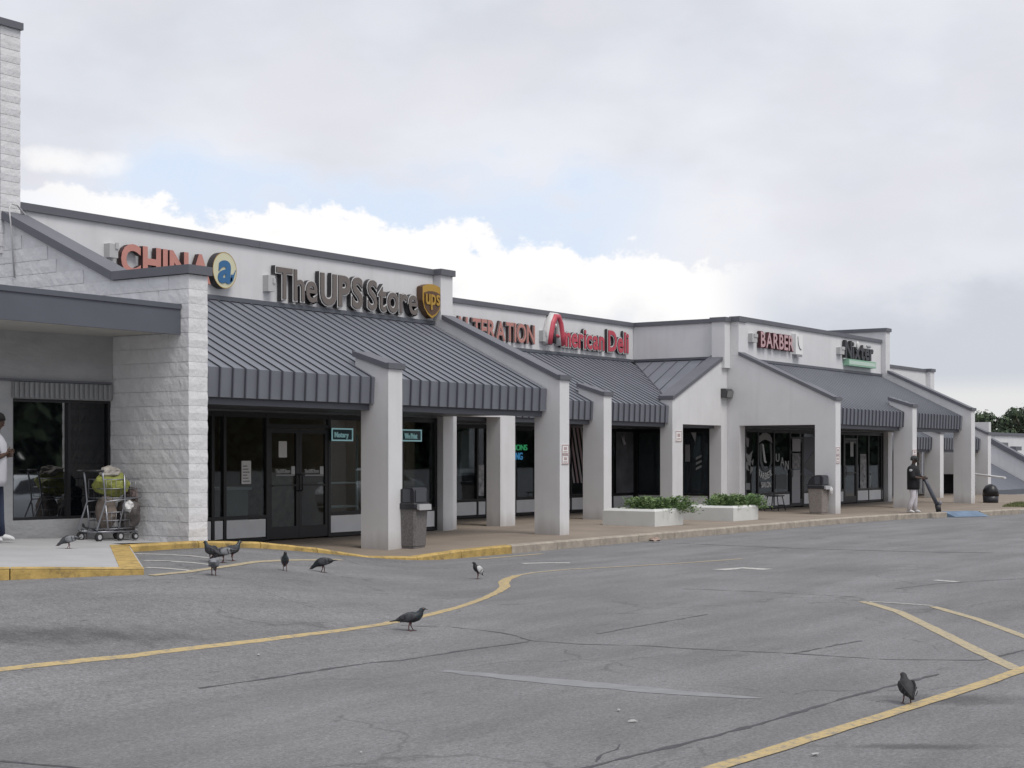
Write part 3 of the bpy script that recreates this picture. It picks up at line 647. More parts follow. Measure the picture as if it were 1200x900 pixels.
storefront(YS, list(zip(eA, eA[1:], ['w','w','w','w','dd','w','w','w'])))
YB_ = YS+BO; xb = lambda p: XY(p, YB_)
eB = [27.5, 29.6] + [xa_ for xa_ in (xb(530), xb(558.5), xb(569), xb(584), xb(603), xb(627), xb(650), xb(668), xb(690), xb(717), xb(744), xb(754), xb(774))] + [40.95]
eB = sorted(set(eB)); storefront(YB_, list(zip(eB, eB[1:], ['w','w','w','w','d','w','w','d','w','w','w','w','w','w','w','w'][:len(eB)-1])))
eD = [41.75] + [xa(p) for p in (872, 887.5, 906, 925, 940.5, 956)] + [47.9, xa(988), xa(1003.5), xa(1017), xa(1032), 53.02]
storefront(YS, list(zip(eD, eD[1:], ['w','w','w','w','d','w','w','w','d','w','w','w'])))
# side window of the return (faces the camera)
b = MB(); 
for q in ((20.80,20.86),(23.2,23.3)): b.box(40.98,41.08,q[0],q[1],.19,2.56)
b.box(40.984,41.08,20.86,23.2,2.45,2.56); b.box(40.984,41.08,20.86,23.2,.19,.25); b.box(40.984,41.08,20.86,23.2,.61,.67); sf = b.build('storefront_frame', FRAME, strip)
b = MB(); b.box(41.02,41.028,20.86,23.2,.67,2.45); b.build('pane', GLASS, sf); b = MB(); b.box(41.0,41.03,20.88,23.18,.25,.61); b.build('sill_panel', PANEL, sf)
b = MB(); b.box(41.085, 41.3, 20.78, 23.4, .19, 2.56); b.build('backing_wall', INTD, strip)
b = MB(); b.box(66.2,66.5,20.55,23.38,1.0,3.2); b.box(66.2,66.5,20.55,21.3,-.5,1.0); b.box(66.2,66.5,22.6,23.38,-.5,1.0); b.build('end_wall', WALL, strip); b = MB(); b.box(66.3,66.34,21.3,22.6,-.5,1.0); b.build('end_door', FRAME, strip)
# row E dark front
b = MB(); b.box(53.55,65,YB_,YB_+.06,.1,1.95); b.build('storefront_frame', FRAME, strip)

# ------------------------------------------------------------------ lettering
FONT = {}
def glyph(ch, off):
    k = (ch, off)
    if k not in FONT:
        cu = bpy.data.curves.new('g', 'FONT'); cu.body = ch; cu.size = 1; cu.offset = off; cu.resolution_u = 4; cu.fill_mode = 'BOTH'; cu.extrude = .5
        ob = bpy.data.objects.new('g', cu); C.objects.link(ob); me = bpy.data.meshes.new_from_object(ob)
        vs = [v.co.copy() for v in me.vertices]; fs = [tuple(p.vertices) for p in me.polygons]; ns = [p.normal.z for p in me.polygons]
        bpy.data.objects.remove(ob); bpy.data.curves.remove(cu); bpy.data.meshes.remove(me)
        FONT[k] = (vs, fs, ns, min(v.x for v in vs), max(v.x for v in vs))
    return FONT[k]
CAP = .729
def add_glyph(mb, ch, off, X, z0, sx, sz, yf, yb, mi_face=0, mi_side=1, shear=0.0, base=0.0):
    vs, fs, ns, a, c = glyph(ch, off); b = len(mb.v)
    for v in vs: mb.v.append(Vector((X+(v.x-base)*sx+shear*v.y*sz, yf if v.z > 0 else yb, z0+v.y*sz)))
    for f, n in zip(fs, ns): mb.f.append(tuple(b+i for i in f)); mb.m.append(mi_face if n > .5 else mi_side); mb.sm.append(False)
def layout(text, gap=.07, space=.30, off=.0):
    out = []; x = 0
    for ch in text:
        if ch == ' ': x += space; continue
        a, c = glyph(ch, off)[3:5]; out.append((ch, x, a)); x += c-a+gap
    return out, x-gap
def letters(root, text, X0, X1, z0, cap, yw, depth, mats, off=.012, trim=None, toff=.035, part='letter', gap=.07, space=.30, joined=False, shear=0.0):
    lo, wd = layout(text, gap, space, off); sx = (X1-X0)/wd; sz = cap/CAP; J = MB()
    for ch, x, a in lo:
        b = J if joined else MB(); ms = list(mats)
        if trim: add_glyph(b, ch, toff, X0+x*sx, z0, sx, sz, yw-depth+.02, yw-.02, 2, 1, shear, a); ms.append(trim)
        add_glyph(b, ch, off, X0+x*sx, z0, sx, sz, yw-depth, yw-.03, 0, 1, shear, a)
        if not joined: b.build(part, ms, root)
    if joined: J.build(part, list(mats)+([trim] if trim else []), root)
DIM = mat('dim_print', (.24,.245,.25), .7); DIM2 = mat('mid_print', (.38,.39,.40), .7)
CORAL = mat('coral_sign_face', (.52,.235,.195), .5, var=.06); MAROON = mat('dark_red_return', (.05,.022,.022), .5); CREAM = mat('cream_face', (.62,.60,.42), .5); BLUE = mat('blue_face', (.03,.13,.29), .4)
GREYF = mat('grey_letter_face', (.145,.122,.112), .5); DKRET = mat('dark_return', (.035,.032,.036), .5); TRIMW = mat('white_trim', (.60,.59,.58), .5); RED = mat('red_sign_face', (.50,.07,.10), .45); GOLD = mat('gold_face', (.42,.25,.035), .45); BROWN = mat('brown_face', (.10,.05,.025), .45)
def wire_box(root, x0, x1, y, z0, z1): b = MB(); b.box(x0, x1, y-.14, y, z0, z1); b.box(x0+.12, x1-.0, y-.16, y-.141, z0+.15, z0+.25, 0); b.build('junction_box', mat('pale_box', (.46,.46,.46), .6), root)
# CHINA @
yw = YP; P = lambda px, py: atY(px, py, YP-.13)
sg = thing('shop_sign', 'coral CHINA letters with round blue and cream a disc, leftmost on the parapet', 'sign', tuple(atY(200,330,YP)))
zc = 4.835
letters(sg, 'CHINA', P(142,300).x, P(247,300).x, zc, .485, yw, .13, [CORAL, MAROON], off=.04)
cc = P(261.5,317); rr = (P(275.5,317).x-P(247.5,317).x)/2
def disc(c, r, y0, y1, m, root, name, seg=36, rz=None):
    b = MB(); b.prism([(c.x+r*math.cos(2*math.pi*i/seg), y1, c.z+(rz or r)*math.sin(2*math.pi*i/seg)) for i in range(seg)], (0, y0-y1, 0), 1, 0); return b.build(name, m, root)
dd = disc(cc, rr, yw-.17, yw-.02, [CREAM, DKRET], sg, 'disc', rz=.325)
b = MB(); 
ring = lambda r, k: Vector((cc.x+r*math.cos(k), 0, cc.z+(r*.325/rr)*math.sin(k)))
for i in range(48):
    k0, k1 = 2*math.pi*i/48, 2*math.pi*(i+1)/48; b.face([Vector((v.x, yw-.173, v.z)) for v in (ring(rr,k0), ring(rr,k1), ring(rr*.965,k1), ring(rr*.965,k0))])
b.build('disc_rim', GOLD, dd)
add = MB(); vs = glyph('a', .03); sx = 1.18*rr/(vs[4]-vs[3]); sz = .44/.56; add_glyph(add, 'a', .03, cc.x-.62*rr, cc.z-.205, sx, sz, yw-.185, yw-.172, 0, 0, .10, vs[3])
add.prism([(cc.x+.40*rr,yw-.172,cc.z-.20),(cc.x+.66*rr,yw-.172,cc.z-.17),(cc.x+.90*rr,yw-.172,cc.z+.03),(cc.x+.70*rr,yw-.172,cc.z-.06),(cc.x+.52*rr,yw-.172,cc.z-.06)], (0,-.013,0)); add.build('letter', BLUE, dd)
wire_box(sg, P(128,300).x, P(138,300).x, YP, 5.05, 5.28)
# The UPS Store
sg = thing('shop_sign', 'grey white-edged The UPS Store letters with brown and gold shield', 'sign', tuple(atY(405,360,YP)))
zb = 4.72
letters(sg, 'The', P(324,330).x, P(371.5,330).x, zb, .60, yw, .14, [GREYF, DKRET], off=.016, trim=TRIMW, toff=.050, gap=.06)
letters(sg, 'UPS', P(375.5,330).x, P(425,330).x, zb, .60, yw, .14, [GREYF, DKRET], off=.03, trim=TRIMW, toff=.064, gap=.075)
letters(sg, 'Store', P(431,330).x, P(489.5,330).x, zb, .60, yw, .14, [GREYF, DKRET], off=.016, trim=TRIMW, toff=.050, gap=.06)
sh0, sh1 = P(493.5,350).x, P(515.5,350).x; hw = (sh1-sh0)/2; sc = (sh0+sh1)/2; szt, szb = P(504,333).z, P(504,373).z
def shield(k, top, bot): 
    w = hw*k; h = top-bot; pts = [(-w, top-.10*h), (-w*.5, top-.02*h), (0, top), (w*.5, top-.02*h), (w, top-.10*h), (w, bot+.50*h), (w*.82, bot+.28*h), (w*.45, bot+.10*h), (0, bot), (-w*.45, bot+.10*h), (-w*.82, bot+.28*h), (-w, bot+.50*h)]
    return [(sc+a, z) for a, z in pts]
b = MB(); b.prism([(x, yw-.02, z) for x, z in shield(1, szt, szb)], (0,-.15,0), 1, 0); shd = b.build('shield', [GOLD, BROWN], sg)
b = MB(); b.prism([(x, yw-.172, z) for x, z in shield(.86, szt-.15, szb+.06)], (0,-.006,0)); b.build('shield_field', BROWN, shd)
letters(shd, 'ups', sc-hw*.74, sc+hw*.74, (szt+szb)/2-.075, .34, yw-.172, .014, [GOLD, GOLD], off=.012, part='letter')
wire_box(sg, P(314,330).x, P(322,330).x, YP, 4.82, 5.12)
# ALTERATION
yw = YP+BO; P = lambda px, py: atY(px, py, YP+BO-.15)
sg = thing('shop_sign', 'salmon white-edged ALTERATION letters half hidden behind sloping fin wall', 'sign', tuple(atY(590,400,yw)))
letters(sg, 'ALTERATION', P(535,390).x, P(628.5,390).x, P(628,402.5).z, .50, yw, .11, [mat('salmon_face', (.46,.21,.18), .5), MAROON], off=.022, trim=TRIMW, toff=.042, gap=.06)
sg = thing('shop_sign', 'red American Deli letters with tall curved capital A on recessed parapet', 'sign', tuple(atY(690,405,yw)))
zb = P(700,409).z
b = MB()
ax0, ax1 = P(641,390).x, P(658,390).x; aw_ = ax1-ax0; at_, ab_ = P(648,370).z, P(648,404).z; ah = at_-ab_
def arc_a(w, yf, mi):
    pts = [(.10,0),(.16,.35),(.30,.72),(.48,.97),(.70,.98),(.86,.72),(.93,.35),(1.0,.02)]
    b.tube([(ax0+p*aw_, yf, ab_+q*ah) for p, q in pts], [w*.9,w,w,w*.95,w*.95,w,w*1.1,w*1.1], 8, mi)
arc_a(.15, yw-.08, 2); arc_a(.10, yw-.17, 0); b.tube([(ax0+.16*aw_,yw-.16,ab_+.36*ah),(ax0+.9*aw_,yw-.16,ab_+.30*ah)], .045, 6, 0); b.tube([(ax0+.36*aw_,yw-.20,ab_+.04*ah),(ax0+.40*aw_,yw-.20,ab_+.55*ah)], [.07,.05], 8, 1); b.ball((ax0+.42*aw_,yw-.22,ab_+.66*ah), .055,.05,.06, 2)
b.build('letter', [RED, DKRET, TRIMW], sg)
letters(sg, 'merican', P(659.5,400).x, P(709.5,400).x, zb, .56, yw, .12, [RED, DKRET], off=.028, trim=TRIMW, toff=.072, gap=.055)
letters(sg, 'Deli', P(714,400).x, P(738,400).x, zb, .60, yw, .12, [RED, DKRET], off=.03, trim=TRIMW, toff=.072, gap=.06)
wire_box(sg, P(637,400).x, P(641,400).x, yw, zb+.05, zb+.35)
# BARBER
yw = YP; P = lambda px, py: atY(px, py, YP-.15)
sg = thing('shop_sign', 'pink and white BARBER letters beside a white placard above smooth grey roof', 'sign', tuple(atY(912,415,yw)))
letters(sg, 'BARBER', P(892.5,400).x, P(931,400).x, P(912,408.5).z, .46, yw, .13, [mat('pink_letter_face', (.52,.34,.36), .5), mat('red_black_return', (.05,.012,.016), .5)], off=.02, trim=mat('crimson_trim', (.16,.03,.045), .5), toff=.05, gap=.07)
b = MB(); b.box(P(933,400).x, P(941,400).x, yw-.14, yw-.01, P(937,415.5).z, P(937,391.5).z); pb = b.build('placard', [WHITE], sg)
b = MB(); x = P(937,400).x; z = P(937,404).z; b.tube([(x-.12,yw-.145,z+.25),(x-.08,yw-.145,z),(x+.02,yw-.145,z-.12),(x+.14,yw-.145,z-.15)], .02, 5); b.box(x-.2, x+.2, yw-.148, yw-.141, z-.38, z-.30); b.build('emblem', mat('grey_print', (.25,.25,.26), .6), pb)
wire_box(sg, P(882,395).x, P(888,395).x, yw, P(885,401).z, P(885,391).z)
sg = thing('shop_sign', 'black stylised lettering over a narrow pale green lit box', 'sign', tuple(atY(1008,430,yw)))
letters(sg, 'Nixter', P(991.5,410).x, P(1024.5,410).x, P(1008,420.5).z, .58, yw, .13, [mat('black_face', (.02,.02,.026), .4), DKRET], off=.03, gap=.05)
b = MB(); b.ball((P(1005,405).x, yw-.15, P(1005,405).z), .09,.05,.15); b.build('white_crest', TRIMW, sg); b = MB(); b.ball((P(1018,406).x, yw-.15, P(1018,406).z), .20,.05,.07); b.build('grey_crest', DIM2, sg)
b = MB(); b.box(P(993,426).x, P(1025,426).x, yw-.2, yw-.01, P(1009,430).z, P(1009,422.5).z); gb = b.build('light_box', mat('green_box_face', (.26,.46,.33), .5), sg)
b = MB(); b.box(P(993,426).x+.05, P(1025,426).x-.05, yw-.206, yw-.201, P(1009,428.4).z, P(1009,424.2).z); b.build('box_face', mat('pale_green_face', (.50,.62,.54), .5), gb)
wire_box(sg, P(985,405).x, P(990,405).x, yw, P(987,415).z, P(987,407).z)


# ------------------------------------------------------------------ notices, neon and displays in the windows
def sheet(name, label, cat, px0, py0, px1, py1, y, m, yo=.02, group=None, th=.004):
    a, c = atY(px0, py0, y-yo), atY(px1, py1, y-yo); b = MB(); b.box(min(a.x,c.x), max(a.x,c.x), y-yo-th, y-yo, min(a.z,c.z), max(a.z,c.z)); o = b.build(name, m, None); tag(o, label, cat, group); return o, a, c
def words(root, text, px0, px1, pyb, pyt, y, m, off=.01, name='lettering', gap=.06, space=.3):
    a, c, t = atY(px0, pyb, y), atY(px1, pyb, y), atY((px0+px1)/2, pyt, y); letters(root, text, a.x, c.x, atY((px0+px1)/2, pyb, y).z, t.z-atY((px0+px1)/2, pyb, y).z, y, .006, [m, m], off=off, part=name, gap=gap, space=space, joined=True)
TEAL = mat('dark_teal_face', (.008,.045,.06), .4); CYAN = mat('pale_cyan_tube', (.35,.62,.66), .5, emit=.25); LETW = mat('white_vinyl', (.55,.56,.56), .6)
for txt, x0, x1, y0, y1, lab in (('Notary', 387, 412, 501.5, 517, 'teal window sign reading Notary with pale border'), ('We Print', 469, 492.5, 503, 517.5, 'teal window sign reading We Print beside the column')):
    o, a, c = sheet('window_sign', lab, 'window sign', x0, y0, x1, y1, YS, TEAL, .05, th=.03)
    b = MB(); e = .028; X0, X1, Z0, Z1 = min(a.x,c.x), max(a.x,c.x), min(a.z,c.z), max(a.z,c.z)
    for q in ((X0,X1,Z0,Z0+e),(X0,X1,Z1-e,Z1),(X0,X0+e,Z0+e,Z1-e),(X1-e,X1,Z0+e,Z1-e)): b.box(q[0],q[1],YS-.092,YS-.081,q[2],q[3])
    b.build('border', CYAN, o); words(o, txt, x0+4.5, x1-4.5, y0+11, y0+4.5, YS-.085, mat('teal_letter', (.36,.62,.64), .5, emit=.15), off=.012)
sheet('paper_notice', 'white paper notice taped high on left leaf of shop door', 'notice', 326.5, 517, 336, 536, YS, PAPER, .035)
o, a, c = sheet('paper_notice', 'white paper notice with print in window left of the door', 'notice', 283, 540, 294, 567, YS, PAPER, .02)
b = MB()
for i in range(6): b.box(min(a.x,c.x)+.03, max(a.x,c.x)-.04-.03*(i%3), YS-.027, YS-.0245, c.z+.04+i*.055, c.z+.06+i*.055)
b.build('print', DIM, o)
for x0, x1 in ((322, 344), (356, 377.5)):
    o = thing('door_lettering', 'small white The UPS Store lettering on %s leaf of the glass door' % ('left' if x0 < 330 else 'right'), 'lettering', tuple(atY((x0+x1)/2, 556, YS)))
    words(o, 'The UPS Store', x0, x1-5, 554, 549.5, YS-.03, LETW, off=.012); b = MB(); p = atY(x1-2, 552, YS); b.box(p.x-.05, p.x+.05, YS-.034, YS-.03, p.z-.06, p.z+.09); b.build('shield_print', LETW, o)
    b = MB(); p, q = atY(x0, 557, YS), atY(x1, 556, YS); b.box(p.x, q.x, YS-.034, YS-.03, p.z-.012, p.z+.012); b.build('underline', DIM2, o)
# inside the parcel shop
t = thing('shop_counter', 'pale counter standing inside behind the left shop window', 'counter', (21.8,21.3,.2))
b = MB(); b.box(21.35,22.1,21.0,21.6,.2,1.12); b.build('counter_body', mat('pale_counter', (.48,.47,.44), .6), t); b = MB(); b.box(21.3,22.15,20.95,21.65,1.12,1.17); b.build('counter_top', WHITE, t)
t = thing('display_rack', 'wire-white display rack in window right of the shop door', 'rack', (25.1,20.9,.2))
b = MB()
for xx in (24.2, 25.05): b.box(xx-.02, xx+.02, 20.75, 20.79, .2, 2.2)
b.build('upright', mat('rack_metal', (.5,.55,.55), .5), t); b = MB(); b.box(24.22,25.03,20.75,21.1,.72,.75); b.box(24.22,25.03,20.75,21.1,1.2,1.23); b.build('shelf', WHITE, t)
for i,(xx,yy,zz,w_,h_,c_) in enumerate(((23.2,24.2,.2,1.6,.9,(.20,.07,.05)),(23.4,24.0,1.1,.7,.3,(.04,.20,.36)),(21.0,25.0,.2,1.2,1.7,(.24,.12,.08)),(25.4,23.6,.2,1.1,1.3,(.30,.27,.22)))):
    o = MB().box(xx,xx+w_,yy,yy+.5,zz,zz+h_); o = o.build('stock_shelf' if h_>.5 else 'mailer_box', mat('stock%d' % i, c_, .8, var=.3, vscale=6)); tag(o, ['low red-brown shelf deep inside behind the glass door','blue mailer box lying on the red-brown shelf','tall brown shelf deep inside left of the door','beige shelf deep inside right of the door'][i], 'shelf' if h_>.5 else 'box')
# tailor's window
t = thing('garment_display', 'white gown hanging in dark tailor window between two posts', 'garment', (32.9,23.6,.3))
p = [atY(x, y, YB_+.25) for x, y in ((541,506),(554,503),(555,525),(556,556),(538,558),(540,530))]
b = MB(); b.prism([tuple(q) for q in p], (0,.12,0)); b.build('gown', mat('white_fabric', (.50,.52,.56), .9, var=.2, vscale=4), t); q = atY(548,503,YB_+.3); b = MB(); b.tube([(q.x,q.y,q.z),(q.x,q.y,q.z+.25)], .012, 6); b.build('hanger', DIM2, t)
o, a, c = sheet('poster', 'tall black and white poster strip in narrow tailor pane', 'poster', 560.5, 545, 567, 581, YB_, mat('grey_poster', (.36,.36,.37), .8, var=.5, vscale=9), .03)
neon = thing('neon_sign', 'green and blue neon lettering in window behind the post', 'neon sign', tuple(atY(610,540,YB_)))
words(neon, 'ALTERATIONS', 573, 617, 527.5, 520.5, YB_-.03, mat('green_neon', (.05,.42,.17), .5, emit=.30), off=.0, name='green_letters'); words(neon, 'SEWING', 590, 611.5, 538.5, 530, YB_-.03, mat('blue_neon', (.06,.28,.55), .5, emit=.32), off=.012, name='blue_letters')
flag = thing('banner', 'banner with slanting dark and pale stripes hung in window past the second fin', 'banner', tuple(atY(675,560,YB_)))
for i in range(5):
    a0, c0 = atY(662+i*4.4, 499, YB_-.04), atY(672+i*4.4, 566, YB_-.04); d0 = atY(664.2+i*4.4, 499, YB_-.04).x-a0.x
    b = MB(); b.prism([(a0.x,YB_-.04,a0.z),(a0.x+d0,YB_-.04,a0.z),(c0.x+d0*.9,YB_-.04,c0.z),(c0.x,YB_-.04,c0.z)], (0,.01,0)); b.build('stripe', mat('stripe_%s' % 'ab'[i%2], (.36,.33,.34) if i%2==0 else (.33,.24,.26), .8), flag)
sheet('poster', 'large hazy grey poster in deli window above the first planter', 'poster', 722, 503, 743, 577, YB_, mat('hazy_poster', (.12,.125,.14), .6, var=.35, vscale=2.2), .03)
for k, (x, y) in enumerate(((755,515),(763,505),(731,516),(766,535))):
    p = atY(x, y, YB_-.10); b = MB(); b.prism([(p.x-.12,p.y,p.z+.14),(p.x-.02,p.y,p.z+.02),(p.x+.02,p.y,p.z+.16),(p.x+.05,p.y,p.z),(p.x+.14,p.y,p.z-.10),(p.x+.02,p.y,p.z-.14),(p.x-.05,p.y,p.z-.02)], (0,.02,0)); o = b.build('hanging_ornament', mat('ornament_white', (.45,.45,.47), .6))
    tag(o, ['white paper bird ornament in right deli pane','small pale ornament high up at the right of the deli pane','faint grey ornament hanging before the hazy poster','dim ornament low in right deli pane'][k], 'ornament')
# pennant and paper in side window
def sheetX(name, label, cat, pts, x, m):
    b = MB(); b.prism([tuple(atX(px, py, x)) for px, py in pts], (.008,0,0)); o = b.build(name, m); tag(o, label, cat); return o
sheetX('paper_notice', 'grey paper notice at left edge of side window above second planter', 'notice', ((803,521),(808.5,521),(808.5,541),(803,541)), 41.0, mat('grey_paper', (.25,.25,.26), .8))
sheetX('pennant', 'white fringed pennant hanging high in side window above second planter', 'pennant', ((808,503),(816,503),(815.5,512),(814.5,518),(812,512)), 41.0, DIM2)
for i in range(3): sheetX('vinyl_stripe', ['upper','middle','lower'][i]+' of three slanting pale stripes in side window above second planter', 'decal', ((815.5,536+i*6),(822,533+i*6),(822,535.5+i*6),(815.5,539+i*6)), 41.0, DIM)
# barber window
shop = thing('window_decal', 'white barber salon decal with bearded head on dark shop window', 'decal', tuple(atY(896,570,YS)))
def decal_poly(px, m, root, name, y=YS-.02): b = MB(); b.prism([tuple(atY(a, c, y)) for a, c in px], (0,.006,0)); return b.build(name, m, root)
decal_poly(((889,516),(890,511),(894,507.5),(898,507),(902,509),(904.5,514),(905,520),(902,517),(897,515),(893,516.5),(890,519)), DIM, shop, 'hair')
decal_poly(((890,521),(893,519),(893,540),(896,549),(901,549),(903,540),(902,519),(904.5,521),(905,541),(902,551),(897,553),(893,550),(890.5,541)), mat('faint_print', (.09,.10,.105), .7), shop, 'face_outline')
decal_poly(((893.2,520),(895,521),(897.5,540),(898.5,541),(898,543),(895.5,541)), LETW, shop, 'razor')
def arc_text(root, text, x0, x1, ymid, sag, h, m):
    n = len(text)
    for i, ch in enumerate(text):
        k = (i+.5)/n; px = x0+(x1-x0)*k; py = ymid + sag*(1-(2*k-1)**2); p = atY(px, py, YS-.02); w = (XY(x1,YS)-XY(x0,YS))/n*.86; vs = glyph(ch, .02); b = MB(); sz = h/CAP
        add_glyph(b, ch, .02, 0, 0, w/(vs[4]-vs[3]), sz, -.006, 0, 0, 0, 0, vs[3]); an = -(2*k-1)*-.42
        for v in b.v: x, z = v.x-w/2, v.z; v.x = p.x+x*math.cos(an)-z*math.sin(an); v.z = p.z+x*math.sin(an)+z*math.cos(an); v.y += YS-.02
        b.build('letter', m, root)
arc_text(shop, 'BARBER', 887.5, 905, 555.5, 6, .20, LETW); words(shop, 'SALON', 891.5, 902.5, 571, 564.5, YS-.02, LETW, off=.02)
for i, ch in enumerate('UAN'): words(shop, ch, 908.5+i*5.5, 912.5+i*5.5, 541+i*4.6, 531+i*4.2, YS-.02, DIM2, off=.0, name='large_letter')
for i, q in enumerate((((874,512),(878,514),(877,524),(875,523)),((873,530),(878,533),(882,528),(880,540),(883,548),(877,545)),((873,540),(876,542),(878,552),(874,550)),((880,541),(883,538),(882,552),(879,556)))): decal_poly(q, DIM, shop, 'figure_print')
decal_poly(((873,566),(879,566),(879,574),(873,574)), DIM, shop, 'price_list'); decal_poly(((909,556),(922,556),(922,573),(909,573)), mat('faint_print', (.09,.10,.105), .7), shop, 'price_list')
sheet('poster', 'tall white poster panels covering the barber door', 'poster', 928.5, 514, 938, 529, YS, mat('milk_poster', (.34,.34,.36), .7), .07); sheet('poster', 'grey patterned poster at middle of barber door', 'poster', 928.5, 531, 938, 549, YS, mat('patterned_poster', (.20,.20,.21), .7, var=.6, vscale=9), .07); sheet('poster', 'long pale poster on lower half of barber door', 'poster', 928, 551, 937.5, 589, YS, mat('milk_poster', (.34,.34,.36), .7), .07)
o, a, c = sheet('poster', 'blue-grey poster with dark bird silhouettes right of barber door', 'poster', 942, 512, 955, 556, YS, mat('bluegrey_poster', (.13,.14,.17), .7), .02)
decal_poly(((942,545),(947,538),(951,532),(955,527),(955,556),(950,552),(945,549)), FRAME, o, 'silhouette', YS-.03)
sheet('poster', 'pale picture strip beside far shop door under the awning', 'poster', 1008, 532, 1015, 572, YS, mat('picture_strip', (.26,.26,.27), .7, var=.7, vscale=6), .03)
sheet('paper_notice', 'small white notice on the far shop door', 'notice', 996.5, 518, 1000, 535, YS, mat('grey_notice', (.42,.43,.44), .7), .07)
# red-bordered placards on the posts
def placard(px0, py0, px1, py1, y, label, two=True):
    a, c = atY(px0, py0, y), atY(px1, py1, y); t = thing('parking_placard', label, 'placard', (a.x,y,c.z)); h = (a.z-c.z); hs = [(0,1)] if not two else [(.52,1),(0,.48)]
    for lo, hi in hs:
        z0, z1 = c.z+h*lo, c.z+h*hi; b = MB(); b.box(a.x, c.x, y-.012, y-.001, z0, z1); pl_ = b.build('plate', WHITE, t); b = MB(); e = .022; w = c.x-a.x
        for q in ((0,w,0,e),(0,w,z1-z0-e,z1-z0),(0,e,e,z1-z0-e),(w-e,w,e,z1-z0-e)): b.box(a.x+q[0], a.x+q[1], y-.016, y-.012, z0+q[2], z0+q[3])
        b.box(a.x+w*.28, a.x+w*.72, y-.016, y-.012, z0+(z1-z0)*.45, z0+(z1-z0)*.75); b.box(a.x+w*.22, a.x+w*.78, y-.016, y-.012, z0+(z1-z0)*.2, z0+(z1-z0)*.3)
        b.build('print', mat('faded_red_print', (.45,.34,.34), .7), pl_)
placard(658, 521, 666, 544, YC, 'pair of faded red-edged plates on post between the two rows'); placard(791.5, 505, 798.5, 517.5, 20.4, 'faded plate on white post behind the planters', False); placard(979.3, 524, 983.6, 543, YC, 'pair of small faded plates on barber corner post')
placard(1069, 527, 1073.8, 534, YC, 'small faded plate on the column behind the standing person', False)
# wall pack lamp
t = thing('wall_lamp', 'dark bronze wall lamp in white corner above the barber opening', 'lamp', tuple(atY(849,465,20.4)))
p = atY(844.5, 466, 20.4); q = atY(853, 456, 20.4); b = MB(); b.prism([(p.x,20.399,p.z),(p.x,20.399,q.z),(p.x,20.26,q.z),(p.x,20.20,q.z-.06),(p.x,20.24,p.z)], (q.x-p.x,0,0)); b.build('housing', mat('bronze_housing', (.06,.06,.062), .5), t)
b = MB(); b.prism([(p.x+.04,20.232,p.z+.01),(p.x+.04,20.195,q.z-.065),(p.x+.04,20.185,q.z-.068),(p.x+.04,20.222,p.z+.008)], (q.x-p.x-.08,0,0)); b.build('lens', mat('lamp_lens', (.20,.20,.20), .2), t)

# ------------------------------------------------------------------ planters
GREEN = mat('juniper_leaf', (.12,.20,.075), .85, var=.45, vscale=5); GREEN2 = mat('juniper_leaf_light', (.19,.27,.11), .85, var=.35, vscale=5)
SOIL = mat('soil', (.05,.04,.03), .95, var=.3)
PLT = mat('white_painted_concrete', (.60,.61,.59), .8, var=.07, vscale=1.5, bump=.15, bscale=40)
def planter(x0, x1, y0, y1, z0, h, label, gl, seed, bias):
    t = thing('planter', label, 'planter', ((x0+x1)/2,(y0+y1)/2,z0)); b = MB(); w = .13; c = .05
    def rr(d, z): return [(x0+d,y0+d,z),(x1-d,y0+d,z),(x1-d,y1-d,z),(x0+d,y1-d,z)]
    b.rings([rr(.0,z0-.02), rr(0,z0+h-c), rr(c,z0+h), rr(w,z0+h), rr(w+.03,z0+h-.08)], 0, False, False); b.build('tub', PLT, t)
    b = MB(); b.face(rr(w+.02, z0+h-.07)); b.build('soil_bed', SOIL, t)
    rnd = random.Random(seed); b = MB()
    for i in range(230):                                     # arching sprays of needles
        px_, py_ = x0+.3+(x1-x0-.5)*rnd.random()**.6, rnd.uniform(y0+.2, y1-.45); a = rnd.uniform(0, 6.283); L = rnd.uniform(.14,.40); rise = rnd.uniform(.08,.30)
        if rnd.random() < .25: px_ = bias[0]+rnd.uniform(-.2,.2); py_ = bias[1]+rnd.uniform(-.2,.2); a = bias[2]+rnd.uniform(-.7,.7); L *= 1.35
        n = 9; mi = 0 if rnd.random() < .55 else 1; last = None
        for k in range(1, n+1):
            s = k/n; p = Vector((px_+math.cos(a)*L*s, py_+math.sin(a)*L*s, z0+h-.05+rise*math.sin(min(1.0, s*.78)*math.pi)*1.05 - max(0, s-.6)*.32))
            for q in range(5):
                da = a+rnd.uniform(-1.2,1.2); l = rnd.uniform(.05,.13)*(1.1-.3*s); up = rnd.uniform(-.3,.7); d = Vector((math.cos(da), math.sin(da), up)).normalized(); sd = d.cross(Vector((rnd.uniform(-1,1), rnd.uniform(-1,1), 1))).normalized()*.011
                b.face([p-sd, p+d*l*.5-sd*.9, p+d*l, p+d*l*.5+sd*.9], mi)
    g = b.build('juniper_shrub', [GREEN, GREEN2]); tag(g, gl, 'shrub', None)
planter(31.45, 32.82, 17.35, 18.72, .15, .40, 'square white concrete planter nearer the camera by the deli window', 'low green juniper spilling from nearer white planter', 3, (32.7,17.6,-.9))
planter(35.2, 36.62, 17.22, 18.62, .15, .38, 'square white concrete planter farther off before barber opening', 'low green juniper spreading over farther white planter', 4, (36.5,17.5,-.6))

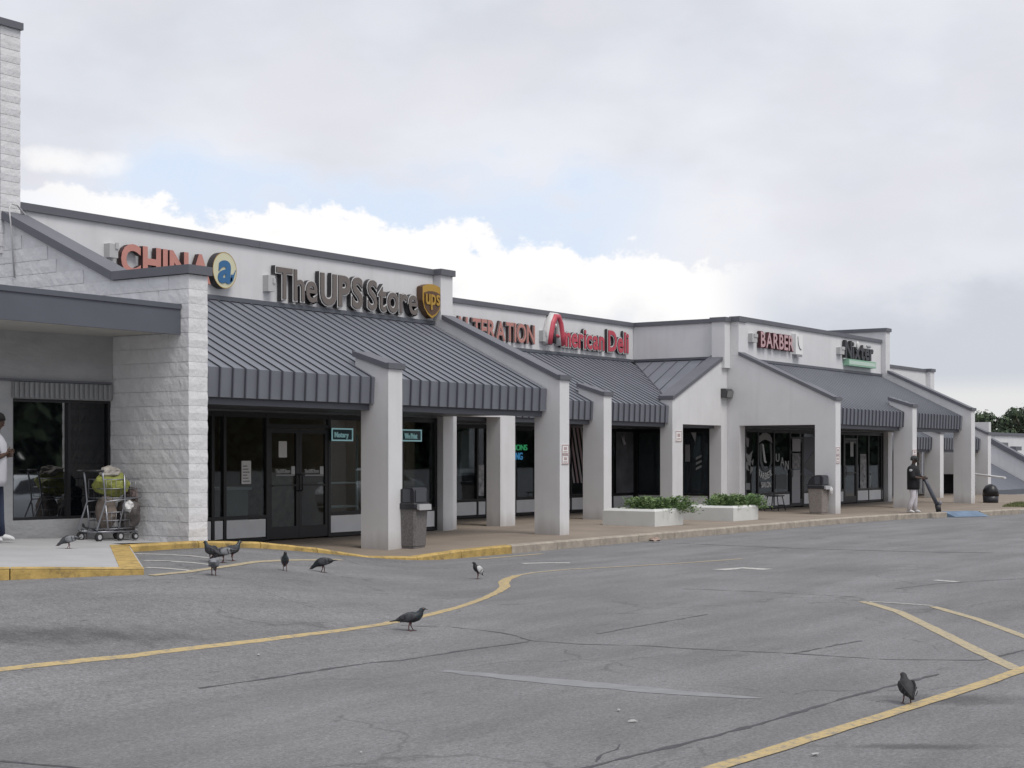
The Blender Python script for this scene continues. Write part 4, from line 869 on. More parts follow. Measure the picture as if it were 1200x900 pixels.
# ------------------------------------------------------------------ waste bins
AGG = mat('brown_aggregate', (.150,.140,.140), .9, var=.35, vscale=40, bump=.5, bscale=70); DOME = mat('dark_dome_plastic', (.022,.022,.028), .38); AGG2 = mat('tan_aggregate', (.24,.215,.20), .9, var=.3, vscale=40, bump=.5, bscale=70)
def bin_(label, loc, am, rot):
    t = thing('litter_bin', label, 'bin'); r1, r2, H = .20, .225, .70; b = MB()
    def sq(r, z, c=.03): return [(r-c,-r,z),(r,-r+c,z),(r,r-c,z),(r-c,r,z),(-r+c,r,z),(-r,r-c,z),(-r,-r+c,z),(-r+c,-r,z)]
    b.rings([sq(r1-.01,.0), sq(r1-.01,.04), sq(r1,.05), sq(r2,H)], 0, False); b.build('body', am, t, origin=(0,0,0)); b = MB(); b.rings([sq(.245,H), sq(.25,H+.02), sq(.25,H+.085), sq(.24,H+.10)], 0, False); b.build('collar', DOME, t, origin=(0,0,0))
    b = MB(); prof = [(.20,H+.10),(.20,H+.30),(.19,H+.345),(.16,H+.37),(.04,H+.375),(-.04,H+.355),(-.11,H+.315),(-.165,H+.26),(-.205,H+.19),(-.235,H+.10)]
    b.prism([(x, -.225, z) for x, z in prof], (0,.45,0)); d = b.build('hood', DOME, t, origin=(0,0,0))
    b = MB(); b.box(.201,.212,-.17,.17,H+.12,H+.33); b.build('flap', mat('flap_grey', (.06,.065,.075), .3), d, origin=(0,0,0)); b = MB(); b.box(-.02,.13,-.232,-.226,H+.12,H+.345); b.build('flap', mat('flap_grey', (.06,.065,.075), .3), d, origin=(0,0,0))
    b = MB(); b.prism([(.252,-.2,H+.08),(.30,-.2,H+.075),(.305,-.2,H-.02),(.252,-.2,H+.0)], (0,.4,0)); b.build('tray', mat('pale_tray', (.40,.40,.41), .5), t, origin=(0,0,0))
    t.location = loc; t.rotation_euler.z = rot; return t
bin_('brown aggregate litter bin with dark hood beside nearest column', (22.02, 17.03, .135), AGG, R(-90+6)); bin_('tan aggregate litter bin with dark hood before barber opening', (40.92, 17.42, .165), AGG2, R(-90))
bag = None
def crumple(name, c, r, m, seed, amp=.25, sub=3, parent=None):
    bm = bmesh.new(); bmesh.ops.create_icosphere(bm, subdivisions=sub, radius=1); o = Vector((seed*3.1, seed*1.7, 0))
    for v in bm.verts:
        n = noise.noise(v.co*1.3+o)*amp*1.3 + noise.noise(v.co*3.4+o)*amp*.7 + abs(noise.noise(v.co*7+o))*amp*.5; v.co *= 1+n; v.co = Vector((v.co.x*r[0], v.co.y*r[1], v.co.z*r[2]))
    me = bpy.data.meshes.new(name); bm.to_mesh(me); bm.free(); me.materials.append(m); o = bpy.data.objects.new(name, me); C.objects.link(o); return place(o, c, parent)
tag(crumple('plastic_bag', (41.07,17.12,.80), (.07,.05,.10), mat('white_bag_film', (.60,.60,.60), .5), 8), 'white plastic bag end sticking out of the tan litter bin', 'bag')
# far bin with black dome
fb = ray(1161)*54.5; fx, fy = fb.x, fb.y
t = thing('litter_bin', 'black domed litter bin near the far grassy island', 'bin', (fx,fy,.12)); b = MB(); b.tube([(fx,fy,.1),(fx,fy,.40)], [.25,.27], 14); b.build('body', DOME, t); b = MB(); b.tube([(fx,fy,.40),(fx,fy,.60),(fx,fy,.74),(fx,fy,.80)], [.28,.26,.18,.06], 14); b.build('hood', mat('black_hood', (.012,.012,.014), .35), t)
# stool
t = thing('stool', 'small black metal stool standing before barber window', 'stool', (41.95,19.2,.19)); bm_ = BLACK; x, y = 41.95, 19.2
b = MB(); b.box(x-.22,x+.22,y-.2,y+.2,.60,.635); b.build('seat', bm_, t)
for sx, sy in ((-1,-1),(1,-1),(1,1),(-1,1)): b = MB(); b.tube([(x+sx*.17,y+sy*.15,.60),(x+sx*.24,y+sy*.22,.19)], .016, 6); b.build('leg', bm_, t)
b = MB(); b.tube([(x-.2,y-.19,.36),(x+.2,y-.19,.36)], .012, 6); b.build('stretcher', bm_, t)

# ------------------------------------------------------------------ shopping trolley and its load
CH = mat('galvanised_wire', (.30,.31,.34), .35, metal=.7)
cx, cy, cz = 15.28, 17.18, zS(15.3,17.2)
t = thing('shopping_trolley', 'two-tier wire shopping trolley loaded with bags against the block wall', 'trolley', (cx,cy,cz))
def Tp(x, y, z): return Vector((cx+x, cy+y, cz+z))
b = MB()
for y in (-.19,.19):
    b.tube([Tp(-.30,y,.98),(Tp(-.27,y,.80)),Tp(-.24,y,.55),Tp(-.40,y,.16),Tp(-.38,y,.13),Tp(.34,y,.12)], .013, 6); b.tube([Tp(.10,y,.93),Tp(.11,y,.62),Tp(.11,y,.55),Tp(-.01,y,.17)], .012, 6); b.tube([Tp(-.24,y,.55),Tp(.40,y,.60)], .01, 6); b.tube([Tp(-.24,y,.50),Tp(-.20,y,.18),Tp(-.10,y,.14)], .011, 6)
for x in (-.38,-.1,.34): b.tube([Tp(x,-.19,.13),Tp(x,.19,.13)], .011, 6)
b.build('frame', CH, t); b = MB(); b.tube([Tp(-.30,-.21,.98),Tp(-.30,.21,.98)], .016, 8); b.tube([Tp(-.42,-.19,.985),Tp(-.30,-.19,.98)], .012, 6); b.tube([Tp(-.42,.19,.985),Tp(-.30,.19,.98)], .012, 6); b.build('handle', mat('handle_grip', (.05,.05,.055), .5), t)
def basket(x0, x1, z0, z1, nm):
    b = MB()
    for z in (z0, (z0+z1)/2, z1): b.tube([Tp(x0,-.18,z),Tp(x1,-.16,z),Tp(x1,.16,z),Tp(x0,.18,z),Tp(x0,-.18,z)], .006, 4)
    n = 7
    for i in range(n+1):
        x = x0+(x1-x0)*i/n; y = .18-.02*i/n
        b.tube([Tp(x,-y,z1),Tp(x,-y,z0),Tp(x,y,z0),Tp(x,y,z1)], .0035, 4)
    o = b.build(nm, CH, t); return o
basket(-.22, .42, .60, .86, 'basket'); basket(-.20, .38, .17, .40, 'basket')
for (x, y, r) in ((-.36,-.19,.062),(-.36,.19,.062),(.02,-.19,.062),(.30,.19,.055),(.30,-.19,.05)):
    p = Tp(x, y, r); b = MB(); b.tube([p-Vector((0,.018,0)), p+Vector((0,.018,0))], r, 16); w = b.build('wheel', BLACK, t); b = MB(); b.tube([p-Vector((0,.021,0)), p+Vector((0,.021,0))], r*.55, 12); b.build('hub', mat('pale_hub', (.40,.40,.41), .5), w); b = MB(); b.tube([p+Vector((0,0,.02)), p+Vector((0.01,0,.08)), Tp(x,y,.13)], .012, 6); b.build('caster_fork', CH, w)
tag(crumple('carrier_bag', Tp(.04,0,.78), (.28,.18,.17), mat('lime_bag_film', (.23,.25,.06), .55, var=.35, vscale=6), 1, .22), 'lime yellow-green carrier bag in the upper basket of trolley', 'bag'); tag(crumple('carrier_bag', Tp(.0,-.02,.95), (.16,.11,.08), mat('grey_bag_film', (.30,.28,.25), .6, var=.4, vscale=9), 2, .35), 'crumpled grey-brown bag lying on top of the lime bag', 'bag')
tag(crumple('carrier_bag', Tp(-.08,-.02,.40), (.15,.15,.23), mat('tan_bag', (.17,.14,.12), .8, var=.2), 3, .16), 'tan paper sack standing in the lower basket of trolley', 'bag'); tag(crumple('carrier_bag', Tp(.30,-.06,.36), (.17,.17,.23), mat('dark_bag_film', (.075,.065,.062), .45, var=.3), 4, .3), 'dark bulging refuse bag at the wall end of trolley', 'bag')
tag(crumple('carrier_bag', Tp(.20,-.17,.47), (.07,.06,.08), mat('white_bag_film', (.60,.60,.60), .5), 5, .3), 'small white bag poking out beside the dark refuse bag', 'bag'); tag(crumple('carrier_bag', Tp(.37,-.02,.62), (.07,.14,.13), mat('brown_bag_film', (.13,.10,.095), .6, var=.3), 6, .3), 'brown bag hanging on the trolley end against the block wall', 'bag')

# ------------------------------------------------------------------ people
def skin_obj(name, V, E, rad, m, parent, levels=1):
    me = bpy.data.meshes.new(name); me.from_pydata(V, E, []); o = bpy.data.objects.new(name, me); C.objects.link(o); me.materials.append(m); o.parent = parent
    md = o.modifiers.new('Skin', 'SKIN'); md.use_smooth_shade = True
    sv = me.skin_vertices[0].data
    for i, r in enumerate(rad): sv[i].radius = r if isinstance(r, tuple) else (r, r); sv[i].use_root = (i == 0)
    s = o.modifiers.new('Subdivision', 'SUBSURF'); s.levels = s.render_levels = levels; return o
def person(label, H, skin, jnt, shirt_m, trouser_m, shoe_m, hair_m, hem=.40, sleeve=.8, baggy=1.0, cap=False, leg=1.0, loc=(0,0,0), rot=0, print_m=None):
    """local frame: faces +X, feet at z = 0; jnt gives elbow/wrist/knee/ankle points as fractions of the height"""
    t = thing('person', label, 'person'); S = lambda p: tuple(c*H for c in p)
    V, E, Rr = [], [], []
    def add(p, r, prev=None): V.append(S(p)); Rr.append(tuple(q*H for q in r) if isinstance(r, tuple) else r*H); i = len(V)-1; (E.append((prev, i)) if prev is not None else None); return i
    pel = add((0,0,.52), .062); w = add((.0,0,.60), .058, pel); ch = add((.005,0,.72), .066, w); nb = add((.0,0,.815), .040, ch); nk = add((.012,0,.85), .030, nb); hd = add((.022,0,.915), .052, nk); add((.022,0,.965), .040, hd); nose = add((.078,0,.905), .008, hd)
    for sd, k in ((1,'L'),(-1,'R')):
        hp = add((0,sd*.052,.505), .052, pel); kn = add(jnt['knee'+k], .034, hp); an = add(jnt['ankle'+k], .022, kn); add((an and jnt['ankle'+k][0]+.085, jnt['ankle'+k][1]+sd*.012, .018), .016, an)
        sh = add((0,sd*.10,.795), .034, ch); el = add(jnt['elbow'+k], .025, sh); wr = add(jnt['wrist'+k], .017, el); a = Vector(jnt['wrist'+k])-Vector(jnt['elbow'+k]); a.normalize(); b_ = Vector(jnt['wrist'+k])
        pm = add(tuple(b_+a*.035), (.022,.013), wr); side = a.cross(Vector((0,0,1))).normalized() if abs(a.z) < .95 else Vector((1,0,0)); up = side.cross(a).normalized()
        for f_, ln in ((-1.4,.030),(-.45,.038),(.5,.036),(1.4,.028)):
            k1 = add(tuple(b_+a*.052+up*.009*f_), .0055, pm); k2 = add(tuple(b_+a*(.052+ln*.55)+up*.010*f_-side*.006*sd), .0048, k1); add(tuple(b_+a*(.052+ln*.8)+up*.010*f_-side*.022*sd), .0040, k2)
        th = add(tuple(b_+a*.022+up*.022), .0062, pm); add(tuple(b_+a*.045+up*.034-side*.01*sd), .005, th)
    body = skin_obj('body', V, E, Rr, skin, t, 1)
    b = MB()
    for sd in (-1,1): b.ball(S((.068,sd*.020,.922)), .006*H,.007*H,.004*H,0,8,6)
    b.build('eye', mat('eye_dark', (.02,.02,.02), .3), t, origin=(0,0,0)); b = MB(); b.ball(S((.069,0,.886)), .008*H,.016*H,.004*H,0,8,6); b.build('mouth', mat('lip', (.12,.05,.045), .6), t, origin=(0,0,0))
    for sd in (-1,1): b = MB(); b.ball(S((.02,sd*.054,.912)), .012*H,.006*H,.019*H,0,8,6); b.build('ear', skin, t, origin=(0,0,0))
    # hair or cap
    b = MB(); R_ = []
    for i, (z, r) in enumerate(((.905,.057),(.925,.060),(.950,.059),(.972,.049),(.986,.030),(.991,.008))):
        R_.append([S((.018+math.cos(k*.3927)*r*1.08-(.012 if i == 0 and math.cos(k*.3927) > .3 else 0), math.sin(k*.3927)*r*.92, z + (.028 if i == 0 and math.cos(k*.3927) > .25 else 0))) for k in range(16)])
    b.rings(R_, 0, True); hr = b.build('cap' if cap else 'hair', hair_m, t, origin=(0,0,0))
    if cap: b = MB(); b.rings([[S((.055+math.cos(k*.524)*.052*q, math.sin(k*.524)*.045, .934-z*.01-.010*(math.cos(k*.524) > .3))) for k in range(12)] for q, z in ((.98,0),(1,1))], 0, True); b.build('peak', hair_m, hr, origin=(0,0,0))
    # shirt: torso rings plus sleeves
    def el_ring(cx_, z, rx, ry, wob=0): return [S((cx_+math.cos(k*.3142)*rx*(1+wob*math.sin(k*1.7)), math.sin(k*.3142)*ry*(1+wob*math.cos(k*2.3)), z)) for k in range(20)]
    bg = baggy; b = MB()
    b.rings([el_ring(.0,hem,.072*bg,.100*bg,.06), el_ring(.004,hem+.05,.076*bg,.102*bg,.05), el_ring(.006,.58,.078*bg,.103*bg,.03), el_ring(.008,.68,.080*bg,.108*bg,.02), el_ring(.006,.75,.076*bg,.118*bg), el_ring(.0,.795,.058*bg,.118*bg), el_ring(.0,.822,.042,.070), el_ring(.004,.842,.033,.038)], 0, True, True)
    for sd, k in ((1,'L'),(-1,'R')):
        s0, e0, w0 = Vector((0,sd*.098,.785)), Vector(jnt['elbow'+k]), Vector(jnt['wrist'+k]); en = s0.lerp(e0, min(1, sleeve)); pts = [s0-(e0-s0)*.12, s0, s0.lerp(en,.5), en]; rr_ = [.030,.044*bg,.043*bg,.042*bg]
        if sleeve > 1: pts += [e0.lerp(w0, sleeve-1)]; rr_ += [.030*bg]
        b.tube([S(p) for p in pts], [r*H for r in rr_], 12)
    sh_ = b.build('shirt', shirt_m, t, origin=(0,0,0))
    if print_m: b = MB(); b.ball(S((.012,-.150*bg,.735)), .030*H,.012*H,.022*H,0,10,6); b.ball(S((.055,-.07,.775)), .012*H,.02*H,.016*H,0,8,6); b.build('shirt_print', print_m, sh_, origin=(0,0,0)); sh_.children[0]['kind'] = 'stuff'
    b = MB(); b.rings([el_ring(0,.44,.066,.094), el_ring(0,.50,.070,.096), el_ring(0,.60,.066,.090)], 0, True)
    for sd, k in ((1,'L'),(-1,'R')):
        k0, a0 = Vector(jnt['knee'+k]), Vector(jnt['ankle'+k]); b.tube([S((0,sd*.05,.53)), S(Vector((0,sd*.05,.45)).lerp(k0,.15)), S(Vector((0,sd*.052,.47)).lerp(k0,.6)), S(k0), S(k0.lerp(a0,.5)), S(a0+Vector((.004,0,-.008)))], [q*H*leg for q in (.050,.054,.047,.040,.036,.034)], 12)
    b.build('trousers', trouser_m, t, origin=(0,0,0))
    for sd, k in ((1,'L'),(-1,'R')):
        a0 = Vector(jnt['ankle'+k]); b = MB(); st = [(-.034,.018,.020),(-.028,.026,.030),(.0,.030,.034),(.035,.030,.026),(.075,.030,.020),(.098,.022,.014),(.106,.008,.008)]
        b.rings([[S((a0.x+x, a0.y+sd*.012*max(0,x*8)+math.cos(q*.628)*ry, max(.001, hz+math.sin(q*.628)*hz))) for q in range(10)] for x, ry, hz in st], 0, True); b.build('shoe', shoe_m, t, origin=(0,0,0))
    t.location = loc; t.rotation_euler.z = rot; return t
DSK = mat('dark_brown_skin', (.075,.042,.030), .6)
def px_ang(d): return math.atan2(d.y, d.x)
aR = px_ang(RT)
J1 = dict(kneeL=(.02,.06,.285), ankleL=(.03,.07,.045), kneeR=(.0,-.06,.285), ankleR=(-.03,-.07,.045), elbowL=(.02,.15,.64), wristL=(.088,.03,.655), elbowR=(.045,-.145,.635), wristR=(.092,.0,.675))
pm = atY(-6.5, 600, 17.12); person('man in long white T-shirt and dark jeans cut by left frame edge', 1.70, DSK, J1, mat('white_tee', (.50,.50,.54), .9, var=.05, bump=.2, bscale=6), mat('dark_jeans', (.022,.03,.06), .9, var=.2, vscale=8), mat('white_shoe', (.6,.6,.6), .6), mat('black_hair', (.012,.011,.011), .9), hem=.42, sleeve=.75, baggy=1.08, loc=(pm.x, 17.12, zS(pm.x,17.12)+.02), rot=aR+.12)
J2 = dict(kneeL=(.02,.055,.285), ankleL=(.01,.06,.045), kneeR=(.02,-.06,.285), ankleR=(-.06,-.065,.045), elbowL=(.04,.14,.64), wristL=(.17,.06,.61), elbowR=(.015,-.15,.625), wristR=(.16,-.085,.60))
p2 = G(1070, 600.8, lambda x, y: zW(x, max(y,15.3))); H2 = 1.64
p2 = Vector((p2.x, p2.y, zW(p2.x, p2.y)+.004))
person('person in black sweatshirt, grey cap and white trousers standing by the kerb', H2, DSK, J2, mat('black_sweatshirt', (.012,.012,.014), .9, bump=.25, bscale=5), mat('white_trousers', (.66,.63,.66), .9, var=.05, bump=.25, bscale=6), mat('white_shoe', (.6,.6,.6), .6), mat('grey_cap', (.045,.05,.05), .9), hem=.40, sleeve=1.35, baggy=1.36, leg=1.22, cap=True, loc=p2, rot=aR-.5, print_m=mat('pale_print', (.45,.46,.47), .8))
# the long-nosed blower held by that person
d = Vector((math.cos(aR-.1), math.sin(aR-.1), 0)); sdv = Vector((-d.y, d.x, 0)); h0 = p2 + d*.36*1 + sdv*(-.08) + Vector((0,0,1.0)); h0 = p2 + d*(.185*H2) - sdv*(.085*H2) + Vector((0,0,.585*H2))
t = thing('leaf_blower', 'dark long-nosed blower slanting down from standing person to the ground', 'blower', tuple(h0)); e0 = p2 + d*.66 - sdv*.16 + Vector((0,0,.20))
b = MB(); b.tube([h0-(e0-h0)*.02, h0.lerp(e0,.25), h0.lerp(e0,.6), e0], [.04,.052,.058,.058], 12); b.build('nozzle', mat('slate_plastic', (.065,.07,.09), .5), t)
b = MB(); b.tube([e0-Vector((0,0,-.02)), e0+d*.03-Vector((0,0,.17))], [.085,.075], 10); b.build('foot', BLACK, t); b = MB(); b.tube([e0+d*.05+Vector((0,0,.03)), e0+d*.09+Vector((0,0,.14))], [.05,.045], 8); b.build('spout', mat('pale_spout', (.22,.22,.24), .5), t)
b = MB(); b.tube([h0+Vector((0,0,-.06))-d*.04, h0+Vector((0,0,.03))+d*.01, h0+d*.07+Vector((0,0,.0))], .018, 8); b.build('handle', BLACK, t)

# ------------------------------------------------------------------ pigeons
PG = {'slate': mat('slate_feather', (.050,.052,.060), .7, var=.45, vscale=30), 'dark': mat('black_feather', (.018,.018,.021), .65, var=.4, vscale=30), 'pale': mat('pale_grey_feather', (.19,.20,.215), .75, var=.3, vscale=25), 'white': mat('white_feather', (.55,.55,.55), .8, var=.1), 'neck': mat('green_purple_neck', (.022,.030,.034), .35, var=.5, vscale=25), 'leg': mat('red_leg', (.13,.05,.045), .6), 'beak': mat('dark_beak', (.04,.04,.04), .5)}
UP = [(-.185,.105,.014,.004),(-.13,.118,.026,.010),(-.085,.132,.040,.028),(-.03,.145,.055,.052),(.02,.155,.058,.060),(.06,.170,.050,.056),(.085,.195,.034,.040),(.098,.222,.024,.026),(.108,.244,.023,.024),(.124,.252,.020,.020),(.137,.251,.012,.012),(.142,.250,.004,.004)]
DOWN = [(-.19,.165,.014,.004),(-.135,.160,.026,.010),(-.085,.155,.040,.028),(-.03,.150,.055,.050),(.02,.140,.058,.058),(.065,.125,.050,.052),(.10,.105,.034,.036),(.125,.085,.024,.025),(.146,.068,.022,.022),(.160,.058,.018,.018),(.171,.052,.011,.011),(.175,.050,.004,.004)]
ERECT = [(-.12,.055,.014,.005),(-.095,.085,.026,.012),(-.07,.115,.040,.030),(-.035,.145,.055,.050),(.0,.170,.058,.056),(.028,.195,.048,.048),(.040,.218,.032,.036),(.046,.240,.024,.026),(.054,.258,.023,.023),(.070,.266,.020,.019),(.082,.265,.012,.012),(.088,.264,.004,.004)]
def pigeon(label, spine, body, wing, neck, loc, rot, sc=1.0, grp='pigeons on the car park', patch=None):
    t = thing('pigeon', label, 'pigeon', group=grp); b = MB(); rg = []
    n = len(spine)
    for i, (x, z, ry, rz) in enumerate(spine):
        q = spine[min(i+1, n-1)], spine[max(i-1, 0)]; an = math.atan2(q[0][1]-q[1][1], q[0][0]-q[1][0])
        rg.append([(x-math.sin(an)*math.sin(k*.5236)*rz, math.cos(k*.5236)*ry, z+math.cos(an)*math.sin(k*.5236)*rz) for k in range(12)])
    b.rings(rg, lambda i, k: 0 if i < 5 else 1, True); b.build('body', [PG[body], PG[neck]], t, origin=(0,0,0))
    s0, s1, s2 = spine[5], spine[3], spine[1]; tilt = Vector((s0[0]-s2[0], 0, s0[1]-s2[1])).normalized(); nrm = Vector((-tilt.z, 0, tilt.x))
    for sd in (-1, 1):
        b = MB(); rg = []; base = Vector((s0[0]-.005, sd*s0[2]*.88, s0[1]+.012)); L = .205
        for k, (f_, w, o) in enumerate(((0,.012,0),(.12,.040,.012),(.35,.050,.016),(.6,.042,.010),(.82,.024,-.006),(1,.005,-.02))):
            c = base - tilt*L*f_ + Vector((0, sd*o, 0)) - nrm*(.012*f_) - Vector((0, sd*.030*f_, 0)); rg.append([tuple(c + nrm*math.cos(q*.785)*w + Vector((0, sd, 0))*math.sin(q*.785)*.010) for q in range(8)])
        b.rings(rg, 0, True); wg = b.build('wing', PG[wing], t, origin=(0,0,0))
        b = MB(); rg = [[tuple(base - tilt*L*(f_+dl) + Vector((0, sd*(.024-.03*f_), 0)) - nrm*(.012*f_) + nrm*h_) for dl, h_ in ((0,.034),(.05,.034),(.07,-.034),(.02,-.034))] for f_ in (.45,.68)]
        for r_ in rg: b.face(r_ if sd > 0 else r_[::-1])
        b.build('wing_bar', PG['dark' if wing != 'dark' else 'slate'] if patch is None else PG[patch], wg, origin=(0,0,0))
        x0 = spine[4][0]-.01; ln = spine[4][1]-spine[4][3]*.7; b = MB(); dx = .018*sd; b.tube([(x0,sd*.022,ln+.012),(x0-.012+dx*.4,sd*.022,ln*.5),(x0+dx,sd*.022,.008)], [.011,.0055,.0045], 6)
        for a in (-.5,0,.5,3.14): b.tube([(x0+dx,sd*.022,.006),(x0+dx+math.cos(a)*.032,sd*.022+math.sin(a)*.022,.003)], [.0042,.002], 4)
        b.build('leg', PG['leg'], t, origin=(0,0,0))
    x, z = spine[-2][:2]; q = spine[-1]; b = MB(); b.tube([(x,0,z),(q[0]+.022,0,q[1]-.008)], [.008,.0015], 6); b.build('beak', PG['beak'], t, origin=(0,0,0))
    x, z = spine[-3][:2]
    for sd in (-1,1): b = MB(); b.ball((x,sd*.0185,z+.004), .004,.003,.004,0,6,4); b.build('eye', mat('orange_eye', (.35,.08,.02), .3), t, origin=(0,0,0))
    t.location = loc; t.rotation_euler.z = rot; t.scale = (sc,)*3 if not isinstance(sc, tuple) else sc
aF = px_ang(FW)
gz_ = lambda px, py: G(px, py)
pigeon('dark pigeon walking right across the yellow line', UP, 'dark', 'slate', 'neck', gz_(480.5,739.5), aR-.05, (1.10,1.0,.88), patch='dark')
pigeon('black pigeon seen from behind beside the right-hand yellow line', ERECT, 'dark', 'dark', 'dark', gz_(1062,824.5), aF+.18, (.85,1.02,.76))
pigeon('lone dark pigeon with white flank standing past the line bend', ERECT, 'dark', 'white', 'dark', gz_(559,678.5), aF+2.2, .88, patch='dark')
pigeon('dark pigeon pecking at the ground with tail raised', DOWN, 'dark', 'slate', 'neck', gz_(379,671), aR+math.pi-.1, 1.0)
pigeon('grey pigeon facing camera between the pecking one and the group', ERECT, 'slate', 'pale', 'neck', gz_(334,669), aF+math.pi+.2, .88)
pigeon('pale grey pigeon from behind, nearest of the group by the hatching', DOWN, 'pale', 'pale', 'pale', gz_(250.5,674.5), aF+.1, 1.0)
pigeon('dark pigeon at left of the group by the yellow kerb', UP, 'dark', 'slate', 'neck', gz_(248,659), aR+2.5, .98)
pigeon('pale-winged pigeon bending in the middle of the group', DOWN, 'slate', 'pale', 'slate', gz_(262,659.5), aR+math.pi+.5, .98)
pigeon('dark pigeon at right of the group by the yellow kerb', UP, 'dark', 'slate', 'neck', gz_(272,657.5), aR+.7, .95)
pigeon('small grey pigeon walking on the pale loading slab', DOWN, 'slate', 'pale', 'slate', G(81,643,zS), aR+math.pi+.3, .86, 'pigeons on the loading slab')
pigeon('grey pigeon beside the trolley wheel on the loading slab', UP, 'slate', 'pale', 'slate', G(100,632,zS), aF+.6, .82, 'pigeons on the loading slab')

# ------------------------------------------------------------------ litter
for k, (px, py, sx, sy, l) in enumerate(((815,621.5,.16,.07,'white paper scrap in gutter below second planter'),(1061,604.5,.20,.10,'white crumpled paper in the gutter near the standing person'),(1055,606.5,.10,.06,'small white scrap just below the crumpled paper'),(725,834,.06,.03,'white scrap left of the loose slip on open asphalt'),(742,847,.11,.04,'pale paper slip lying on open asphalt'),(423,884,.03,.02,'tiny white fleck near the bottom centre'),(303,769,.06,.03,'tiny pale fleck by the long yellow line'),(955,886,.10,.04,'pale scrap beyond the right-hand yellow line'))):
    p = G(px, py); o = crumple('paper_scrap', p+Vector((0,0,.012)), (sx*.28, sy*.28, .008), mat('dirty_paper', (.42,.42,.41), .9, var=.15), 20+k, .35, 2); o.rotation_euler.z = k*1.3; tag(o, l, 'litter')
p = G(762,634); 
for k, (px, py, s, l) in enumerate(((748,633.5,.20,'larger broken kerb lump in gutter before first planter'),(768,634,.15,'smaller broken kerb lump right of the larger one'))):
    o = crumple('concrete_rubble', G(px,py)+Vector((0,0,.03)), (s,.10,.055), mat('rubble', (.33,.25,.21), .95, var=.3, vscale=12), 40+k, .3, 2); tag(o, l, 'rubble')

# ------------------------------------------------------------------ parked cars (beyond the right edge, mirrored in the windows)
def car(label, loc, rot, col):
    t = thing('parked_car', label, 'car'); cm = mat('car_paint_%d' % int(col[0]*1000), col, .25, spec=.6); gm = mat('car_glass', (.012,.014,.017), .05)
    st = [(-2.22,.55,.45,.62,.55,.55),(-2.15,.32,.80,.72,.80,.60),(-1.75,.22,.94,.82,.96,.66),(-1.25,.20,.96,.86,1.10,.62),(-.75,.20,.96,.87,1.34,.60),(0,.20,.95,.88,1.38,.61),(.45,.20,.94,.88,1.31,.60),(1.05,.20,.92,.87,.97,.66),(1.6,.22,.84,.84,.87,.66),(2.05,.28,.70,.76,.73,.58),(2.25,.42,.55,.58,.57,.45)]
    b = MB(); b.rings([[(x,-w*.86,zb),(x,-w,zb+.15),(x,-w,zm-.12),(x,-w*.97,zm),(x,-rw,zr-.02),(x,-rw*.8,zr),(x,rw*.8,zr),(x,rw,zr-.02),(x,w*.97,zm),(x,w,zm-.12),(x,w,zb+.15),(x,w*.86,zb)] for x, zb, zm, w, zr, rw in st], 0, True); b.build('body', cm, t, origin=(0,0,0))
    for sd in (-1,1):
        b = MB(); b.face([(-1.10,sd*.855,.98),(.88,sd*.865,.96),(.42,sd*.66,1.25),(-.05,sd*.655,1.32),(-.72,sd*.655,1.29)][::sd]); b.build('side_window', gm, t, origin=(0,0,0))
        for x in (-1.38,1.40):
            b = MB(); b.tube([(x,sd*.70,.32),(x,sd*.895,.32)], .37, 24); b.build('wheel_arch', BLACK, t, origin=(0,0,0)); b = MB(); b.tube([(x,sd*.70,.31),(x,sd*.905,.31)], .31, 24); w = b.build('wheel', mat('tyre', (.02,.02,.02), .8), t, origin=(0,0,0)); b = MB(); b.tube([(x,sd*.85,.31),(x,sd*.915,.31)], .20, 16); b.build('rim', mat('alloy', (.4,.4,.42), .3, metal=.8), w, origin=(0,0,0))
        b = MB(); b.box(-2.20,-2.02,sd*.45-.16,sd*.45+.16,.66,.80); b.build('tail_light', mat('tail_red', (.30,.02,.02), .3), t, origin=(0,0,0)); b = MB(); b.box(2.0,2.18,sd*.45-.15,sd*.45+.15,.52,.64); b.build('headlight', mat('lamp_clear', (.6,.6,.6), .2), t, origin=(0,0,0))
    b = MB(); b.face([(1.04,-.60,.985),(1.04,.60,.985),(.50,.54,1.30),(.50,-.54,1.30)]); b.build('windscreen', gm, t, origin=(0,0,0)); b = MB(); b.face([(-1.27,.56,1.105),(-1.27,-.56,1.105),(-.80,-.54,1.33),(-.80,.54,1.33)]); b.build('rear_window', gm, t, origin=(0,0,0))
    t.location = loc; t.rotation_euler.z = rot
car('blue-grey sedan mirrored in the black window of block store', (20.08, 3.49, -.06), math.atan2(.32,-.81), (.66,.72,.76)); car('white sedan mirrored in shop window under the Notary sign', (39.8, 8.0, 0), math.pi-.1, (.75,.75,.75))

